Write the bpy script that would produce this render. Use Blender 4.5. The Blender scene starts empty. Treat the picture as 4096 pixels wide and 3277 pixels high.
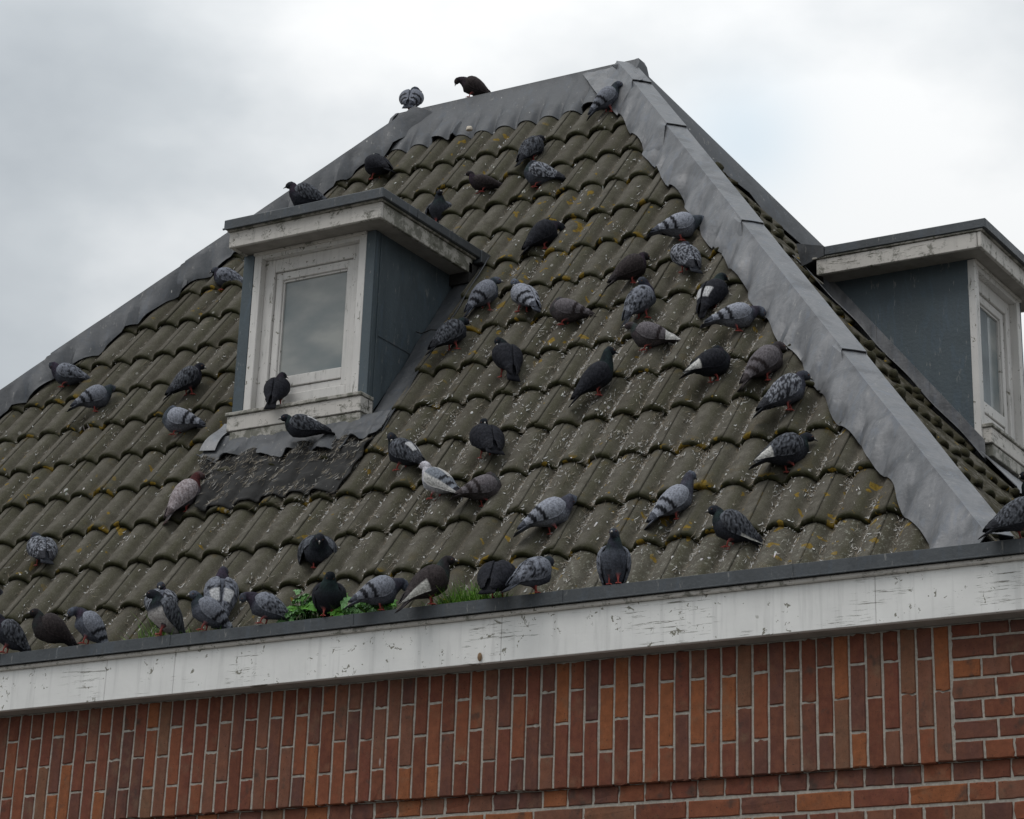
import bpy, bmesh, math, random
from math import sin, cos, tan, pi, radians
from mathutils import Vector, Matrix, noise

random.seed(7)
C = bpy.context.scene.collection
SC = bpy.context.scene

# ------------------------------------------------------------------ camera, sky, sun, exposure
CAM = Vector((7.5656, -8.4993, -1.9722))
R_, U_, F_ = None, None, None
def cam_axes(yaw, pit, rol):
    f = Vector((sin(yaw)*cos(pit), cos(yaw)*cos(pit), sin(pit)))
    r = Vector((cos(yaw), -sin(yaw), 0)); u = r.cross(f)
    c, s = cos(rol), sin(rol)
    return c*r+s*u, -s*r+c*u, f
R_, U_, F_ = cam_axes(radians(-32.29660808), radians(23.90224708), radians(2.30232357))
FPX, PX, PY = 10137.3145, 1941.39357, 623.968262
cd = bpy.data.cameras.new('camera'); cam = bpy.data.objects.new('camera', cd); C.objects.link(cam)
cd.sensor_width = 36; cd.sensor_fit = 'HORIZONTAL'; cd.lens = FPX/4096*36
cd.shift_x = (2048-PX)/4096; cd.shift_y = -(1638.5-PY)/4096
cd.clip_end = 5000; cd.clip_start = .1
M = Matrix.Identity(4)
for i in range(3):
    M[i][0], M[i][1], M[i][2], M[i][3] = R_[i], U_[i], -F_[i], CAM[i]
cam.matrix_world = M
SC.camera = cam
def px(p):
    d = Vector(p)-CAM; z = d.dot(F_)
    return PX+FPX*d.dot(R_)/z, PY-FPX*d.dot(U_)/z
def seen(p, m=60):
    x, y = px(p); return -m < x < 4096+m and -m < y < 3277+m

SUN_EL, SUN_AZ = radians(58), radians(205)     # azimuth measured clockwise from +Y
sdir = Vector((sin(SUN_AZ)*cos(SUN_EL), cos(SUN_AZ)*cos(SUN_EL), sin(SUN_EL)))
w = bpy.data.worlds.new('World'); SC.world = w; w.use_nodes = True
nt = w.node_tree; nt.nodes.clear()
def N(nt, typ, **kw):
    n = nt.nodes.new(typ)
    for k, v in kw.items():
        if k.startswith('i_'):
            key = k[2:]
            n.inputs[int(key) if key.isdigit() else key].default_value = v
        else: setattr(n, k, v)
    return n
def L(nt, a, b): nt.links.new(a, b)
def mathn(nt, op, a, b=None, clamp=False):
    n = N(nt, 'ShaderNodeMath', operation=op, use_clamp=clamp)
    for i, v in enumerate((a, b)):
        if v is None: continue
        if isinstance(v, (int, float)): n.inputs[i].default_value = v
        else: L(nt, v, n.inputs[i])
    return n.outputs[0]
def ramp(nt, fac, stops, interp='LINEAR'):
    n = N(nt, 'ShaderNodeValToRGB'); n.color_ramp.interpolation = interp
    while len(n.color_ramp.elements) < len(stops): n.color_ramp.elements.new(1)
    for e, (p, c) in zip(n.color_ramp.elements, stops):
        e.position = p; e.color = (*c, 1) if len(c) == 3 else c
    L(nt, fac, n.inputs[0]); return n.outputs[0]
def g(v): return (v, v, v)
def mixc(nt, fac, a, b, mode='MIX'):
    n = N(nt, 'ShaderNodeMix', data_type='RGBA', blend_type=mode, clamp_factor=True)
    for i, v in ((0, fac), (6, a), (7, b)):
        if isinstance(v, (int, float)): n.inputs[i].default_value = v
        elif isinstance(v, tuple): n.inputs[i].default_value = (*v, 1)
        else: L(nt, v, n.inputs[i])
    return n.outputs[2]
out = N(nt, 'ShaderNodeOutputWorld'); bg = N(nt, 'ShaderNodeBackground')
bg.inputs['Strength'].default_value = 0.1
sky = N(nt, 'ShaderNodeTexSky', sky_type='NISHITA', sun_disc=False)
sky.sun_elevation = SUN_EL; sky.sun_rotation = SUN_AZ
tc = N(nt, 'ShaderNodeTexCoord')
mp = N(nt, 'ShaderNodeMapping'); mp.inputs['Scale'].default_value = (1.0, 1.0, 1.7)
L(nt, tc.outputs['Generated'], mp.inputs[0])
n1 = N(nt, 'ShaderNodeTexNoise', i_Scale=4.2, i_Detail=6.0, i_Roughness=.5)
mp.inputs['Location'].default_value = (.35, .2, .1)
L(nt, mp.outputs[0], n1.inputs['Vector'])
n2 = N(nt, 'ShaderNodeTexNoise', i_Scale=1.1, i_Detail=2.0)
L(nt, mp.outputs[0], n2.inputs['Vector'])
cl = mathn(nt, 'ADD', mathn(nt, 'ADD', mathn(nt, 'MULTIPLY', n1.outputs[0], 1.15), -.270), mathn(nt, 'MULTIPLY', n2.outputs[0], .4))
def blob(x, y, sharp, amt):      # a broad bank of cloud around one direction of the sky
    d = (F_*FPX + R_*(x-PX) - U_*(y-PY)).normalized()
    dt = N(nt, 'ShaderNodeVectorMath', operation='DOT_PRODUCT'); dt.inputs[1].default_value = d
    nm = N(nt, 'ShaderNodeVectorMath', operation='NORMALIZE'); L(nt, tc.outputs['Generated'], nm.inputs[0])
    L(nt, nm.outputs[0], dt.inputs[0])
    e = mathn(nt, 'EXPONENT', mathn(nt, 'MULTIPLY', mathn(nt, 'SUBTRACT', dt.outputs['Value'], 1.0), sharp))
    return mathn(nt, 'MULTIPLY', e, amt)
v = cl
for b_ in ((200, 700, 260, .03), (900, 1150, 500, .07), (1900, 150, 300, .09), (3300, 900, 260, .10), (3950, 250, 500, -.06), (3000, 60, 700, .02)):
    v = mathn(nt, 'ADD', v, blob(*b_))
cloud = ramp(nt, v, [(.30, (4.3, 4.65, 4.95)), (.46, (5.6, 5.95, 6.2)), (.58, (7.3, 7.55, 7.7)), (.70, (8.9, 9.0, 9.0))])
hole = mathn(nt, 'MULTIPLY', blob(2960, 560, 2600, 1.0), mathn(nt, 'MULTIPLY', n1.outputs[0], .9))
skyc = mixc(nt, hole, cloud, (4.9, 6.4, 7.6))
sz = N(nt, 'ShaderNodeSeparateXYZ'); nz_ = N(nt, 'ShaderNodeVectorMath', operation='NORMALIZE'); L(nt, tc.outputs['Generated'], nz_.inputs[0]); L(nt, nz_.outputs[0], sz.inputs[0])
# standard overcast sky: luminance grows as 1 + 2 sin(elevation)
ov = mathn(nt, 'MULTIPLY', mathn(nt, 'ADD', 1.0, mathn(nt, 'MULTIPLY', mathn(nt, 'MAXIMUM', sz.outputs[2], 0.0), 2.0)), 1/1.86)
cbm = N(nt, 'ShaderNodeCombineXYZ'); L(nt, ov, cbm.inputs[0]); L(nt, ov, cbm.inputs[1]); L(nt, ov, cbm.inputs[2])
skyc = mixc(nt, 1.0, skyc, cbm.outputs[0], 'MULTIPLY')
skym = mixc(nt, .94, sky.outputs[0], skyc)
L(nt, skym, bg.inputs[0]); L(nt, bg.outputs[0], out.inputs[0])

sd = bpy.data.lights.new('sun', 'SUN'); so = bpy.data.objects.new('sun', sd); C.objects.link(so)
sd.energy = 0.9; sd.angle = radians(35); sd.color = (1, .965, .92)
so.rotation_euler = sdir.to_track_quat('Z', 'Y').to_euler()
SC.view_settings.view_transform = 'Standard'; SC.view_settings.look = 'None'
SC.view_settings.exposure = 0.21; SC.view_settings.gamma = 1
SC.cycles.use_denoising = True
SC.cycles.max_bounces = 6

# ------------------------------------------------------------------ materials
def newmat(name):
    m = bpy.data.materials.new(name); m.use_nodes = True
    nt = m.node_tree; b = nt.nodes['Principled BSDF']
    return m, nt, b
def noise_(nt, vec, scale, det=4, rough=.55, dist=0):
    n = N(nt, 'ShaderNodeTexNoise', i_Scale=scale, i_Detail=float(det), i_Roughness=rough, i_Distortion=dist)
    if vec is not None: L(nt, vec, n.inputs['Vector'])
    return n.outputs[0]
def pos(nt, sc=(1, 1, 1), rand=False):
    gm = N(nt, 'ShaderNodeNewGeometry'); mp = N(nt, 'ShaderNodeMapping'); mp.inputs['Scale'].default_value = sc
    L(nt, gm.outputs['Position'], mp.inputs[0])
    if rand:
        oi = N(nt, 'ShaderNodeObjectInfo'); cb = N(nt, 'ShaderNodeCombineXYZ')
        L(nt, mathn(nt, 'MULTIPLY', oi.outputs['Random'], 37.), cb.inputs[0]); L(nt, mathn(nt, 'MULTIPLY', oi.outputs['Random'], 91.), cb.inputs[2])
        va = N(nt, 'ShaderNodeVectorMath', operation='ADD'); L(nt, mp.outputs[0], va.inputs[0]); L(nt, cb.outputs[0], va.inputs[1])
        return va.outputs[0]
    return mp.outputs[0]
def bump(nt, b, h, st=.3, dist=.01):
    n = N(nt, 'ShaderNodeBump'); n.inputs['Strength'].default_value = st; n.inputs['Distance'].default_value = dist
    L(nt, h, n.inputs['Height']); L(nt, n.outputs[0], b.inputs['Normal'])
def vor(nt, vec, scale, feat='F1', rnd=1.0):
    n = N(nt, 'ShaderNodeTexVoronoi', feature=feat); n.inputs['Scale'].default_value = scale
    n.inputs['Randomness'].default_value = rnd
    L(nt, vec, n.inputs['Vector']); return n
def less(nt, a, t, soft):
    # 1 where a < t
    return mathn(nt, 'MULTIPLY', mathn(nt, 'SUBTRACT', t, a), 1/soft, clamp=True)
def grt(nt, a, t, soft):
    return mathn(nt, 'MULTIPLY', mathn(nt, 'SUBTRACT', a, t), 1/soft, clamp=True)

def m_tile(name, moss):
    m, nt, b = newmat(name)
    p = pos(nt); pr = pos(nt, rand=True)
    at = N(nt, 'ShaderNodeAttribute', attribute_name='wear'); sp = N(nt, 'ShaderNodeSeparateColor'); L(nt, at.outputs['Color'], sp.inputs[0])
    oi = N(nt, 'ShaderNodeObjectInfo')
    big = noise_(nt, p, 3.5, 5, .6); med = noise_(nt, pr, 22, 5, .65); fine = noise_(nt, p, 170, 4, .75)
    c = ramp(nt, med, [(.3, (.071, .064, .053)), (.5, (.105, .096, .080)), (.72, (.145, .134, .113))])
    c = mixc(nt, ramp(nt, oi.outputs['Random'], [(0, g(0)), (.5, g(.15)), (.8, g(.5)), (1, g(.75))]), c, (.060, .052, .041))
    gm = mathn(nt, 'MULTIPLY', sp.outputs[0], ramp(nt, big, [(.3, g(.35)), (.6, g(1))]))
    c = mixc(nt, mathn(nt, 'MULTIPLY', gm, .68), c, (.056, .055, .031))
    gv = mathn(nt, 'MULTIPLY', sp.outputs[2], ramp(nt, noise_(nt, p, 40, 5, .75), [(.38, g(0)), (.62, g(1))]))
    c = mixc(nt, mathn(nt, 'MULTIPLY', gv, .55), c, (.19, .165, .135))
    c = mixc(nt, mathn(nt, 'MULTIPLY', less(nt, fine, .45, .10), .6), c, (.04, .035, .025))
    c = mixc(nt, mathn(nt, 'MULTIPLY', grt(nt, fine, .57, .08), .45), c, (.20, .185, .16))
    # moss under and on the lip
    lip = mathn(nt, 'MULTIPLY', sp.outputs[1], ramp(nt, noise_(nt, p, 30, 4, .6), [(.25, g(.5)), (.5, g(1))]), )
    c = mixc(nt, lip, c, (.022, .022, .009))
    if moss:
        c = mixc(nt, mathn(nt, 'MULTIPLY', grt(nt, noise_(nt, p, 12, 5, .7), .46, .06), .8), c, (.030, .026, .012))
    # yellow lichen
    li = mathn(nt, 'MULTIPLY', grt(nt, noise_(nt, pos(nt), 15, 2, .45, .2), .67, .015), grt(nt, noise_(nt, p, 1.7, 2), .5, .05))
    lj = mathn(nt, 'MULTIPLY', grt(nt, noise_(nt, pos(nt, (1, 1, 1.3)), 17, 3, .55, .5), .60, .02), sp.outputs[1])
    at2 = N(nt, 'ShaderNodeAttribute', attribute_name='wear2'); sp2 = N(nt, 'ShaderNodeSeparateColor'); L(nt, at2.outputs['Color'], sp2.inputs[0])
    lk = mathn(nt, 'MULTIPLY', grt(nt, noise_(nt, pos(nt), 16, 2, .45, .2), .60, .015), sp2.outputs[0])
    lk2 = mathn(nt, 'MULTIPLY', grt(nt, noise_(nt, pos(nt), 17, 2, .45, .2), .635, .015), sp2.outputs[2])
    c = mixc(nt, mathn(nt, 'MULTIPLY', mathn(nt, 'MAXIMUM', mathn(nt, 'MAXIMUM', li, lk2), lk), .85), c, ramp(nt, noise_(nt, p, 90, 3), [(.35, (.13, .085, .012)), (.65, (.24, .155, .02))]))
    # pale grey lichen near the eaves and bird droppings all over
    pl = mathn(nt, 'MULTIPLY', grt(nt, noise_(nt, p, 55, 6, .8), .56, .04), sp2.outputs[1])
    c = mixc(nt, mathn(nt, 'MULTIPLY', pl, .7), c, (.26, .26, .22))
    vv = vor(nt, pos(nt, (1, .45, .45)), 26); spot = less(nt, vv.outputs['Distance'], mathn(nt, 'MULTIPLY', vv.outputs['Color'], .20), .05)
    spot = mathn(nt, 'MULTIPLY', spot, grt(nt, noise_(nt, p, 7, 3), .50, .06))
    vs = vor(nt, pos(nt, (1, .6, .6)), 75); s2 = less(nt, vs.outputs['Distance'], mathn(nt, 'MULTIPLY', vs.outputs['Color'], .22), .05)
    s2 = mathn(nt, 'MULTIPLY', s2, grt(nt, noise_(nt, p, 5, 3), .45, .08))
    c = mixc(nt, mathn(nt, 'MULTIPLY', mathn(nt, 'MAXIMUM', spot, mathn(nt, 'MULTIPLY', s2, .5)), .55), c, (.32, .31, .285))
    L(nt, c, b.inputs['Base Color']); b.inputs['Roughness'].default_value = .95; b.inputs['Specular IOR Level'].default_value = .15
    bump(nt, b, mathn(nt, 'ADD', mathn(nt, 'MULTIPLY', fine, .4), med), .45, .006)
    return m
def m_lead(name, base, hi, sc=6, stain=.5, rough=.5, drip=.5):
    m, nt, b = newmat(name)
    p = pos(nt); st = noise_(nt, pos(nt, (3, 3, .8)), sc, 6, .62, .5); bl = noise_(nt, p, sc*.6, 4, .55, 1.0)
    c = ramp(nt, st, [(.3, base), (.7, hi)])
    c = mixc(nt, mathn(nt, 'MULTIPLY', grt(nt, bl, .52, .12), stain), c, tuple(x*.62 for x in base))
    c = mixc(nt, mathn(nt, 'MULTIPLY', grt(nt, noise_(nt, pos(nt, (9, 9, 2)), 5, 5, .7), .62, .05), .28), c, (.42, .40, .37))
    vs = vor(nt, pos(nt, (1, 1, .35)), 22); sp = less(nt, vs.outputs['Distance'], mathn(nt, 'MULTIPLY', vs.outputs['Color'], .10), .04)
    c = mixc(nt, mathn(nt, 'MULTIPLY', sp, drip), c, (.5, .49, .46))
    c = mixc(nt, mathn(nt, 'MULTIPLY', grt(nt, noise_(nt, pos(nt, (5, 5, 1.2)), 3.2, 6, .7, .8), .53, .10), .45), c, tuple(x*1.45*k for x, k in zip(base, (.92, 1.0, 1.12))))
    L(nt, c, b.inputs['Base Color']); b.inputs['Metallic'].default_value = .25
    L(nt, ramp(nt, st, [(.3, g(rough-.08)), (.7, g(rough+.15))]), b.inputs['Roughness'])
    cr = mathn(nt, 'ABSOLUTE', mathn(nt, 'SUBTRACT', noise_(nt, pos(nt, (1, 1, .7)), 6, 2, .45, .3), .5))
    bump(nt, b, mathn(nt, 'ADD', mathn(nt, 'MULTIPLY', mathn(nt, 'MINIMUM', cr, .10), 4.5 if 'lead' in name else 0.), mathn(nt, 'ADD', mathn(nt, 'MULTIPLY', bl, 1.5), noise_(nt, p, 60, 4))), .28, .006)
    return m
def m_paint(name, col, wear=.5, streak=(1, 1, 1), dirt=(.09, .085, .06), mossy=0.):
    m, nt, b = newmat(name)
    p = pos(nt)
    c = ramp(nt, noise_(nt, p, 5, 5, .6), [(.3, tuple(x*.86 for x in col)), (.7, col)])
    c = mixc(nt, mathn(nt, 'MULTIPLY', grt(nt, noise_(nt, pos(nt, (9, 9, .7)), 4, 5, .6), .52, .15), .38), c, tuple(x*.62 for x in col))
    area = grt(nt, noise_(nt, p, 2.6, 3), .60-.13*wear, .05)
    cracks = grt(nt, noise_(nt, pos(nt, streak), 9, 6, .78), .588, .012)
    c = mixc(nt, mathn(nt, 'MULTIPLY', mathn(nt, 'MULTIPLY', cracks, area), .85), c, dirt)
    chips = mathn(nt, 'MULTIPLY', grt(nt, noise_(nt, p, 34, 4, .65, .6), .672-.05*wear, .01), grt(nt, noise_(nt, p, 5, 2), .46, .04))
    c = mixc(nt, mathn(nt, 'MULTIPLY', chips, .9), c, tuple(x*1.5 for x in dirt))
    if mossy:
        c = mixc(nt, mathn(nt, 'MULTIPLY', grt(nt, noise_(nt, p, 14, 6, .75), .60-.16*mossy, .08), .7), c, (.045, .047, .025))
    L(nt, c, b.inputs['Base Color']); b.inputs['Roughness'].default_value = .6
    bump(nt, b, mathn(nt, 'SUBTRACT', noise_(nt, p, 40, 4), mathn(nt, 'MAXIMUM', cracks, chips)), .2, .003)
    return m
def m_flat(name, col, rough=.7, var=.25, sc=20, metal=0., bmp=.15):
    m, nt, b = newmat(name)
    p = pos(nt)
    c = ramp(nt, noise_(nt, p, sc, 5, .6), [(.3, tuple(x*(1-var) for x in col)), (.7, tuple(x*(1+var) for x in col))])
    L(nt, c, b.inputs['Base Color']); b.inputs['Roughness'].default_value = rough; b.inputs['Metallic'].default_value = metal
    if bmp: bump(nt, b, noise_(nt, p, sc*4, 4), bmp, .004)
    return m
def m_brick():
    m, nt, b = newmat('brick_clay')
    p = pos(nt); pr = pos(nt, (1, 1, 1), rand=True)
    oi = N(nt, 'ShaderNodeObjectInfo')
    c = ramp(nt, oi.outputs['Random'], [(0, (.125, .042, .027)), (.16, (.100, .042, .031)), (.28, (.160, .054, .028)), (.40, (.112, .038, .023)),
             (.52, (.130, .058, .038)), (.64, (.195, .068, .028)), (.76, (.105, .040, .027)), (.86, (.132, .066, .040)), (.93, (.085, .038, .030))], 'CONSTANT')
    n_ = noise_(nt, pos(nt, (1, 1, .6), rand=True), 14, 4, .6)
    c = mixc(nt, ramp(nt, n_, [(.44, g(0)), (.68, g(.42))]), c, (.175, .066, .033))
    c = mixc(nt, ramp(nt, noise_(nt, pr, 9, 4, .6), [(.55, g(0)), (.70, g(.5))]), c, (.145, .095, .060))
    c = mixc(nt, ramp(nt, noise_(nt, pr, 11, 3, .55), [(.62, g(0)), (.72, g(.7))]), c, (.045, .036, .030))
    f = noise_(nt, p, 300, 4, .7)
    c = mixc(nt, mathn(nt, 'MULTIPLY', less(nt, f, .44, .1), .5), c, (.05, .026, .018))
    c = mixc(nt, mathn(nt, 'MULTIPLY', less(nt, noise_(nt, p, 120, 3, .5), .34, .03), .7), c, (.035, .02, .015))
    vs = vor(nt, pos(nt, (1, 1, .3)), 9); sp = less(nt, vs.outputs['Distance'], mathn(nt, 'MULTIPLY', vs.outputs['Color'], .07), .03)
    c = mixc(nt, mathn(nt, 'MULTIPLY', sp, .6), c, (.42, .38, .36))
    c = mixc(nt, 1.0, c, ramp(nt, noise_(nt, p, 28, 5, .7), [(.3, g(.92)), (.7, g(1.42))]), 'MULTIPLY')
    L(nt, c, b.inputs['Base Color']); b.inputs['Roughness'].default_value = .88; b.inputs['Specular IOR Level'].default_value = .25
    bump(nt, b, mathn(nt, 'ADD', f, noise_(nt, pr, 40, 4)), .4, .004)
    return m
def m_vc(name, attr='col', rough=.75, sc=160, amt=.35, st=.3, stretch=(1, 1, 1), spec=.3):
    m, nt, b = newmat(name)
    at = N(nt, 'ShaderNodeAttribute', attribute_name=attr)
    n = noise_(nt, pos(nt, stretch), sc, 4, .65)
    c = mixc(nt, 1.0, at.outputs['Color'], ramp(nt, n, [(.25, g(1-amt)), (.75, g(1+amt))]), 'MULTIPLY')
    L(nt, c, b.inputs['Base Color']); b.inputs['Roughness'].default_value = rough
    b.inputs['Specular IOR Level'].default_value = spec
    bump(nt, b, n, st, .004)
    return m
MT = m_tile('concrete_tile', False); MTS = m_tile('mossy_tile', True)
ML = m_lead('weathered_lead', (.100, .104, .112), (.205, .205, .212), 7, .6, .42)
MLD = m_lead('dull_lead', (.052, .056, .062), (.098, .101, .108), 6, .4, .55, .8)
MZ = m_lead('dark_zinc', (.050, .056, .062), (.072, .079, .086), 5, .35, .5)
MZB = m_lead('blue_zinc', (.056, .074, .086), (.080, .103, .117), 3, .3, .55, .12)
MP = m_paint('white_fascia_paint', (.76, .755, .735), .8, (.6, .6, 14))
MPW = m_paint('white_window_paint', (.64, .62, .595), .8, (8, 8, .5))
MPD = m_paint('weathered_white_paint', (.56, .53, .49), 1.0, (1, 1, 8), (.075, .07, .05), .35)
MPM = m_paint('mossy_white_paint', (.40, .38, .34), 1.0, (1, 1, 4), (.06, .06, .035), .95)
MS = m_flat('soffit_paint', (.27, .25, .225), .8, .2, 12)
MBR = m_brick()
MM = m_flat('mortar', (.34, .315, .275), .95, .25, 90, 0, .6)
MSHEET = m_flat('bitumen_sheet', (.013, .0125, .012), .85, .5, 14, 0, .5)
MDK = m_flat('dark_underlay', (.012, .011, .010), .95)
MF = m_vc('feather', rough=.85, sc=130, amt=.6, st=.7, spec=.15); MLEG = m_vc('pigeon_leg', rough=.55, amt=.25)
MLIT = m_vc('litter', rough=.9); MLEAF = m_vc('leaf', rough=.5, sc=60, amt=.3)
MMOSS = m_flat('moss', (.030, .027, .011), 1., .5, 60, 0, .8)
MBEAK = m_flat('beak_horn', (.05, .045, .04), .5, .2, 80, 0, 0); MCERE = m_flat('cere', (.55, .53, .5), .7, .1, 80, 0, 0)
MEYE = m_flat('eye_orange', (.10, .03, .01), .2, .1, 80, 0, 0)
m, nt_, b_ = newmat('window_glass'); MG = m
gn = noise_(nt_, pos(nt_, (1, 1, 1.8)), 2.4, 4, .5)
L(nt_, ramp(nt_, gn, [(.35, (.14, .17, .175)), (.5, (.22, .235, .23)), (.65, (.32, .325, .305))]), b_.inputs['Base Color'])  # soft cloud reflection painted into the pane's base colour
b_.inputs['Roughness'].default_value = .12; b_.inputs['Specular IOR Level'].default_value = .7
MCUR = m_flat('curtain_cloth', (.20, .22, .23), .9, .15, 6)
MGROUND = m_flat('paving', (.14, .135, .125), .9, .2, 3)

# ------------------------------------------------------------------ object helpers
def mesh(name, vs, fs, mat=None, parent=None, smooth=False, cols=None, attr='col'):
    me = bpy.data.meshes.new(name); me.from_pydata([tuple(v) for v in vs], [], fs); me.update()
    if mat: me.materials.append(mat)
    if smooth: me.polygons.foreach_set('use_smooth', [True]*len(me.polygons))
    if cols is not None:
        a = me.color_attributes.new(attr, 'FLOAT_COLOR', 'POINT')
        a.data.foreach_set('color', [x for c in cols for x in (c[0], c[1], c[2], 1.)])
    return obj(name, me, parent)
def obj(name, me, parent=None):
    o = bpy.data.objects.new(name, me); C.objects.link(o)
    if parent:
        o.parent = parent
    return o
def empty(name, loc=(0, 0, 0)):
    o = bpy.data.objects.new(name, None); C.objects.link(o); o.location = loc; o.empty_display_size = .1
    return o
def tag(o, label=None, cat=None, group=None, kind=None):
    if label: o['label'] = label
    if cat: o['category'] = cat
    if group: o['group'] = group
    if kind: o['kind'] = kind
    return o
class MB:
    def __init__(s): s.v = []; s.f = []
    def box(s, a, b, ch=.003):
        x0, y0, z0 = [min(p, q) for p, q in zip(a, b)]; x1, y1, z1 = [max(p, q) for p, q in zip(a, b)]
        c = min(ch, (x1-x0)/3, (y1-y0)/3, (z1-z0)/3)
        bm = bmesh.new(); bmesh.ops.create_cube(bm, size=1)
        for v in bm.verts: v.co = Vector(((x0+x1)/2+v.co.x*(x1-x0), (y0+y1)/2+v.co.y*(y1-y0), (z0+z1)/2+v.co.z*(z1-z0)))
        if c > 1e-5: bmesh.ops.bevel(bm, geom=bm.edges[:], offset=c, segments=1, affect='EDGES')
        s.addbm(bm); return s
    def addbm(s, bm):
        n = len(s.v); bm.verts.index_update()
        s.v += [v.co.copy() for v in bm.verts]; s.f += [[n+v.index for v in f.verts] for f in bm.faces]; bm.free()
    def grid(s, P, closed=False):
        n = len(s.v); R = len(P); K = len(P[0])
        for r in P: s.v += [Vector(p) for p in r]
        for i in range(R-1):
            for j in range(K if closed else K-1):
                s.f.append([n+i*K+j, n+i*K+(j+1) % K, n+(i+1)*K+(j+1) % K, n+(i+1)*K+j])
        return s
    def prism(s, poly, d):        # polygon extruded by vector d
        n = len(s.v); k = len(poly); d = Vector(d)
        s.v += [Vector(p) for p in poly] + [Vector(p)+d for p in poly]
        s.f += [list(range(n, n+k))[::-1], list(range(n+k, n+2*k))]
        for i in range(k): s.f.append([n+i, n+(i+1) % k, n+k+(i+1) % k, n+k+i])
        return s
    def build(s, name, mat, parent=None, smooth=False):
        o = mesh(name, s.v, s.f, mat, parent, smooth)
        if smooth and 'lead' in mat.name: o.data.set_sharp_from_angle(angle=radians(28))
        return o
def thick(P, t):
    """closed sheet: a grid of points with thickness t (below, along -Z-ish local normal)"""
    R, K = len(P), len(P[0]); nn = []
    for i in range(R):
        row = []
        for j in range(K):
            a = P[min(i+1, R-1)][j]-P[max(i-1, 0)][j]; b = P[i][min(j+1, K-1)]-P[i][max(j-1, 0)]
            n = a.cross(b); row.append(n.normalized() if n.length > 1e-9 else Vector((0, 0, 1)))
        nn.append(row)
    s = 1 if sum((nn[i][j].z for i in range(R) for j in range(K))) > 0 else -1
    Q = [[P[i][j]-nn[i][j]*t*s for j in range(K)] for i in range(R)]
    mb = MB(); mb.grid(P); mb.grid(Q)
    o = R*K
    for i in range(R-1):
        for j in (0, K-1): mb.f.append([i*K+j, (i+1)*K+j, o+(i+1)*K+j, o+i*K+j])
    for j in range(K-1):
        for i in (0, R-1): mb.f.append([i*K+j, i*K+j+1, o+i*K+j+1, o+i*K+j])
    return mb

# ------------------------------------------------------------------ roof geometry (metres; wall face at y=0, house runs along X)
A = radians(53.33716827); B = radians(50.81239019)
YR, ZR = -.0059, .43
V0, G = .42563, .319517
NF = Vector((0, -sin(A), cos(A))); NS = Vector((sin(B), 0, cos(B)))
CS = 3.735; YB = 2.966                     # side slope plane NS.p=CS, ridge axis y
ZTOP = ZR+(YB-YR)*tan(A)
XR = (CS-cos(B)*ZTOP)/sin(B); XL = -.12; XE = 4.88; YE = 2*YB+.13
XW = 4.68
SIDE_W = 2*YB
def fp(x, v, h=0.):                       # front slope
    return Vector((x, YR+v*cos(A), ZR+v*sin(A)))+NF*h
def sp_(y, v, h=0.):                      # right side slope
    z = ZR+v*sin(B); x = (CS-cos(B)*z)/sin(B); return Vector((x, y, z))+NS*h
def hipx(z): return (CS-cos(B)*z)/sin(B)
def hipp(z, side=1):                      # point of hip axis at height z
    y = YR+(z-ZR)/tan(A)
    if side > 0: return Vector((hipx(z), y, z))
    return Vector((XL-(ZTOP-z)/tan(B), y, z))
PITCH = .2935
def seam_base(row, x):
    if row <= 2: return -.21
    if row >= 8 or x > .6: return 1.997+.0-.0115*max(0, row-3.5)
    return -.21-.0092*max(0, row-3)
def wave(ph):                             # ph: distance from a crest in units of half pitch
    f = abs(ph-round(ph))                  # 0 on the crest, .5 in the valley
    if f < .34: return -.045*(1-math.sqrt(1-(f/.42)**2))
    h0 = -.045*(1-math.sqrt(1-(.34/.42)**2))
    return h0+(-.043-h0)*sin(pi/2*(f-.34)/.16)
LIFT = .025
def tile_h(x, v):
    row = math.floor((v-V0)/G); fr = (v-V0)/G-row
    sb = seam_base(row, x); ph = (x-sb+.012)/(PITCH/2)
    return wave(ph)-LIFT*fr
def tile_pt(x, v, extra=0.): return fp(x, v, tile_h(x, v)+extra)

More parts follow.
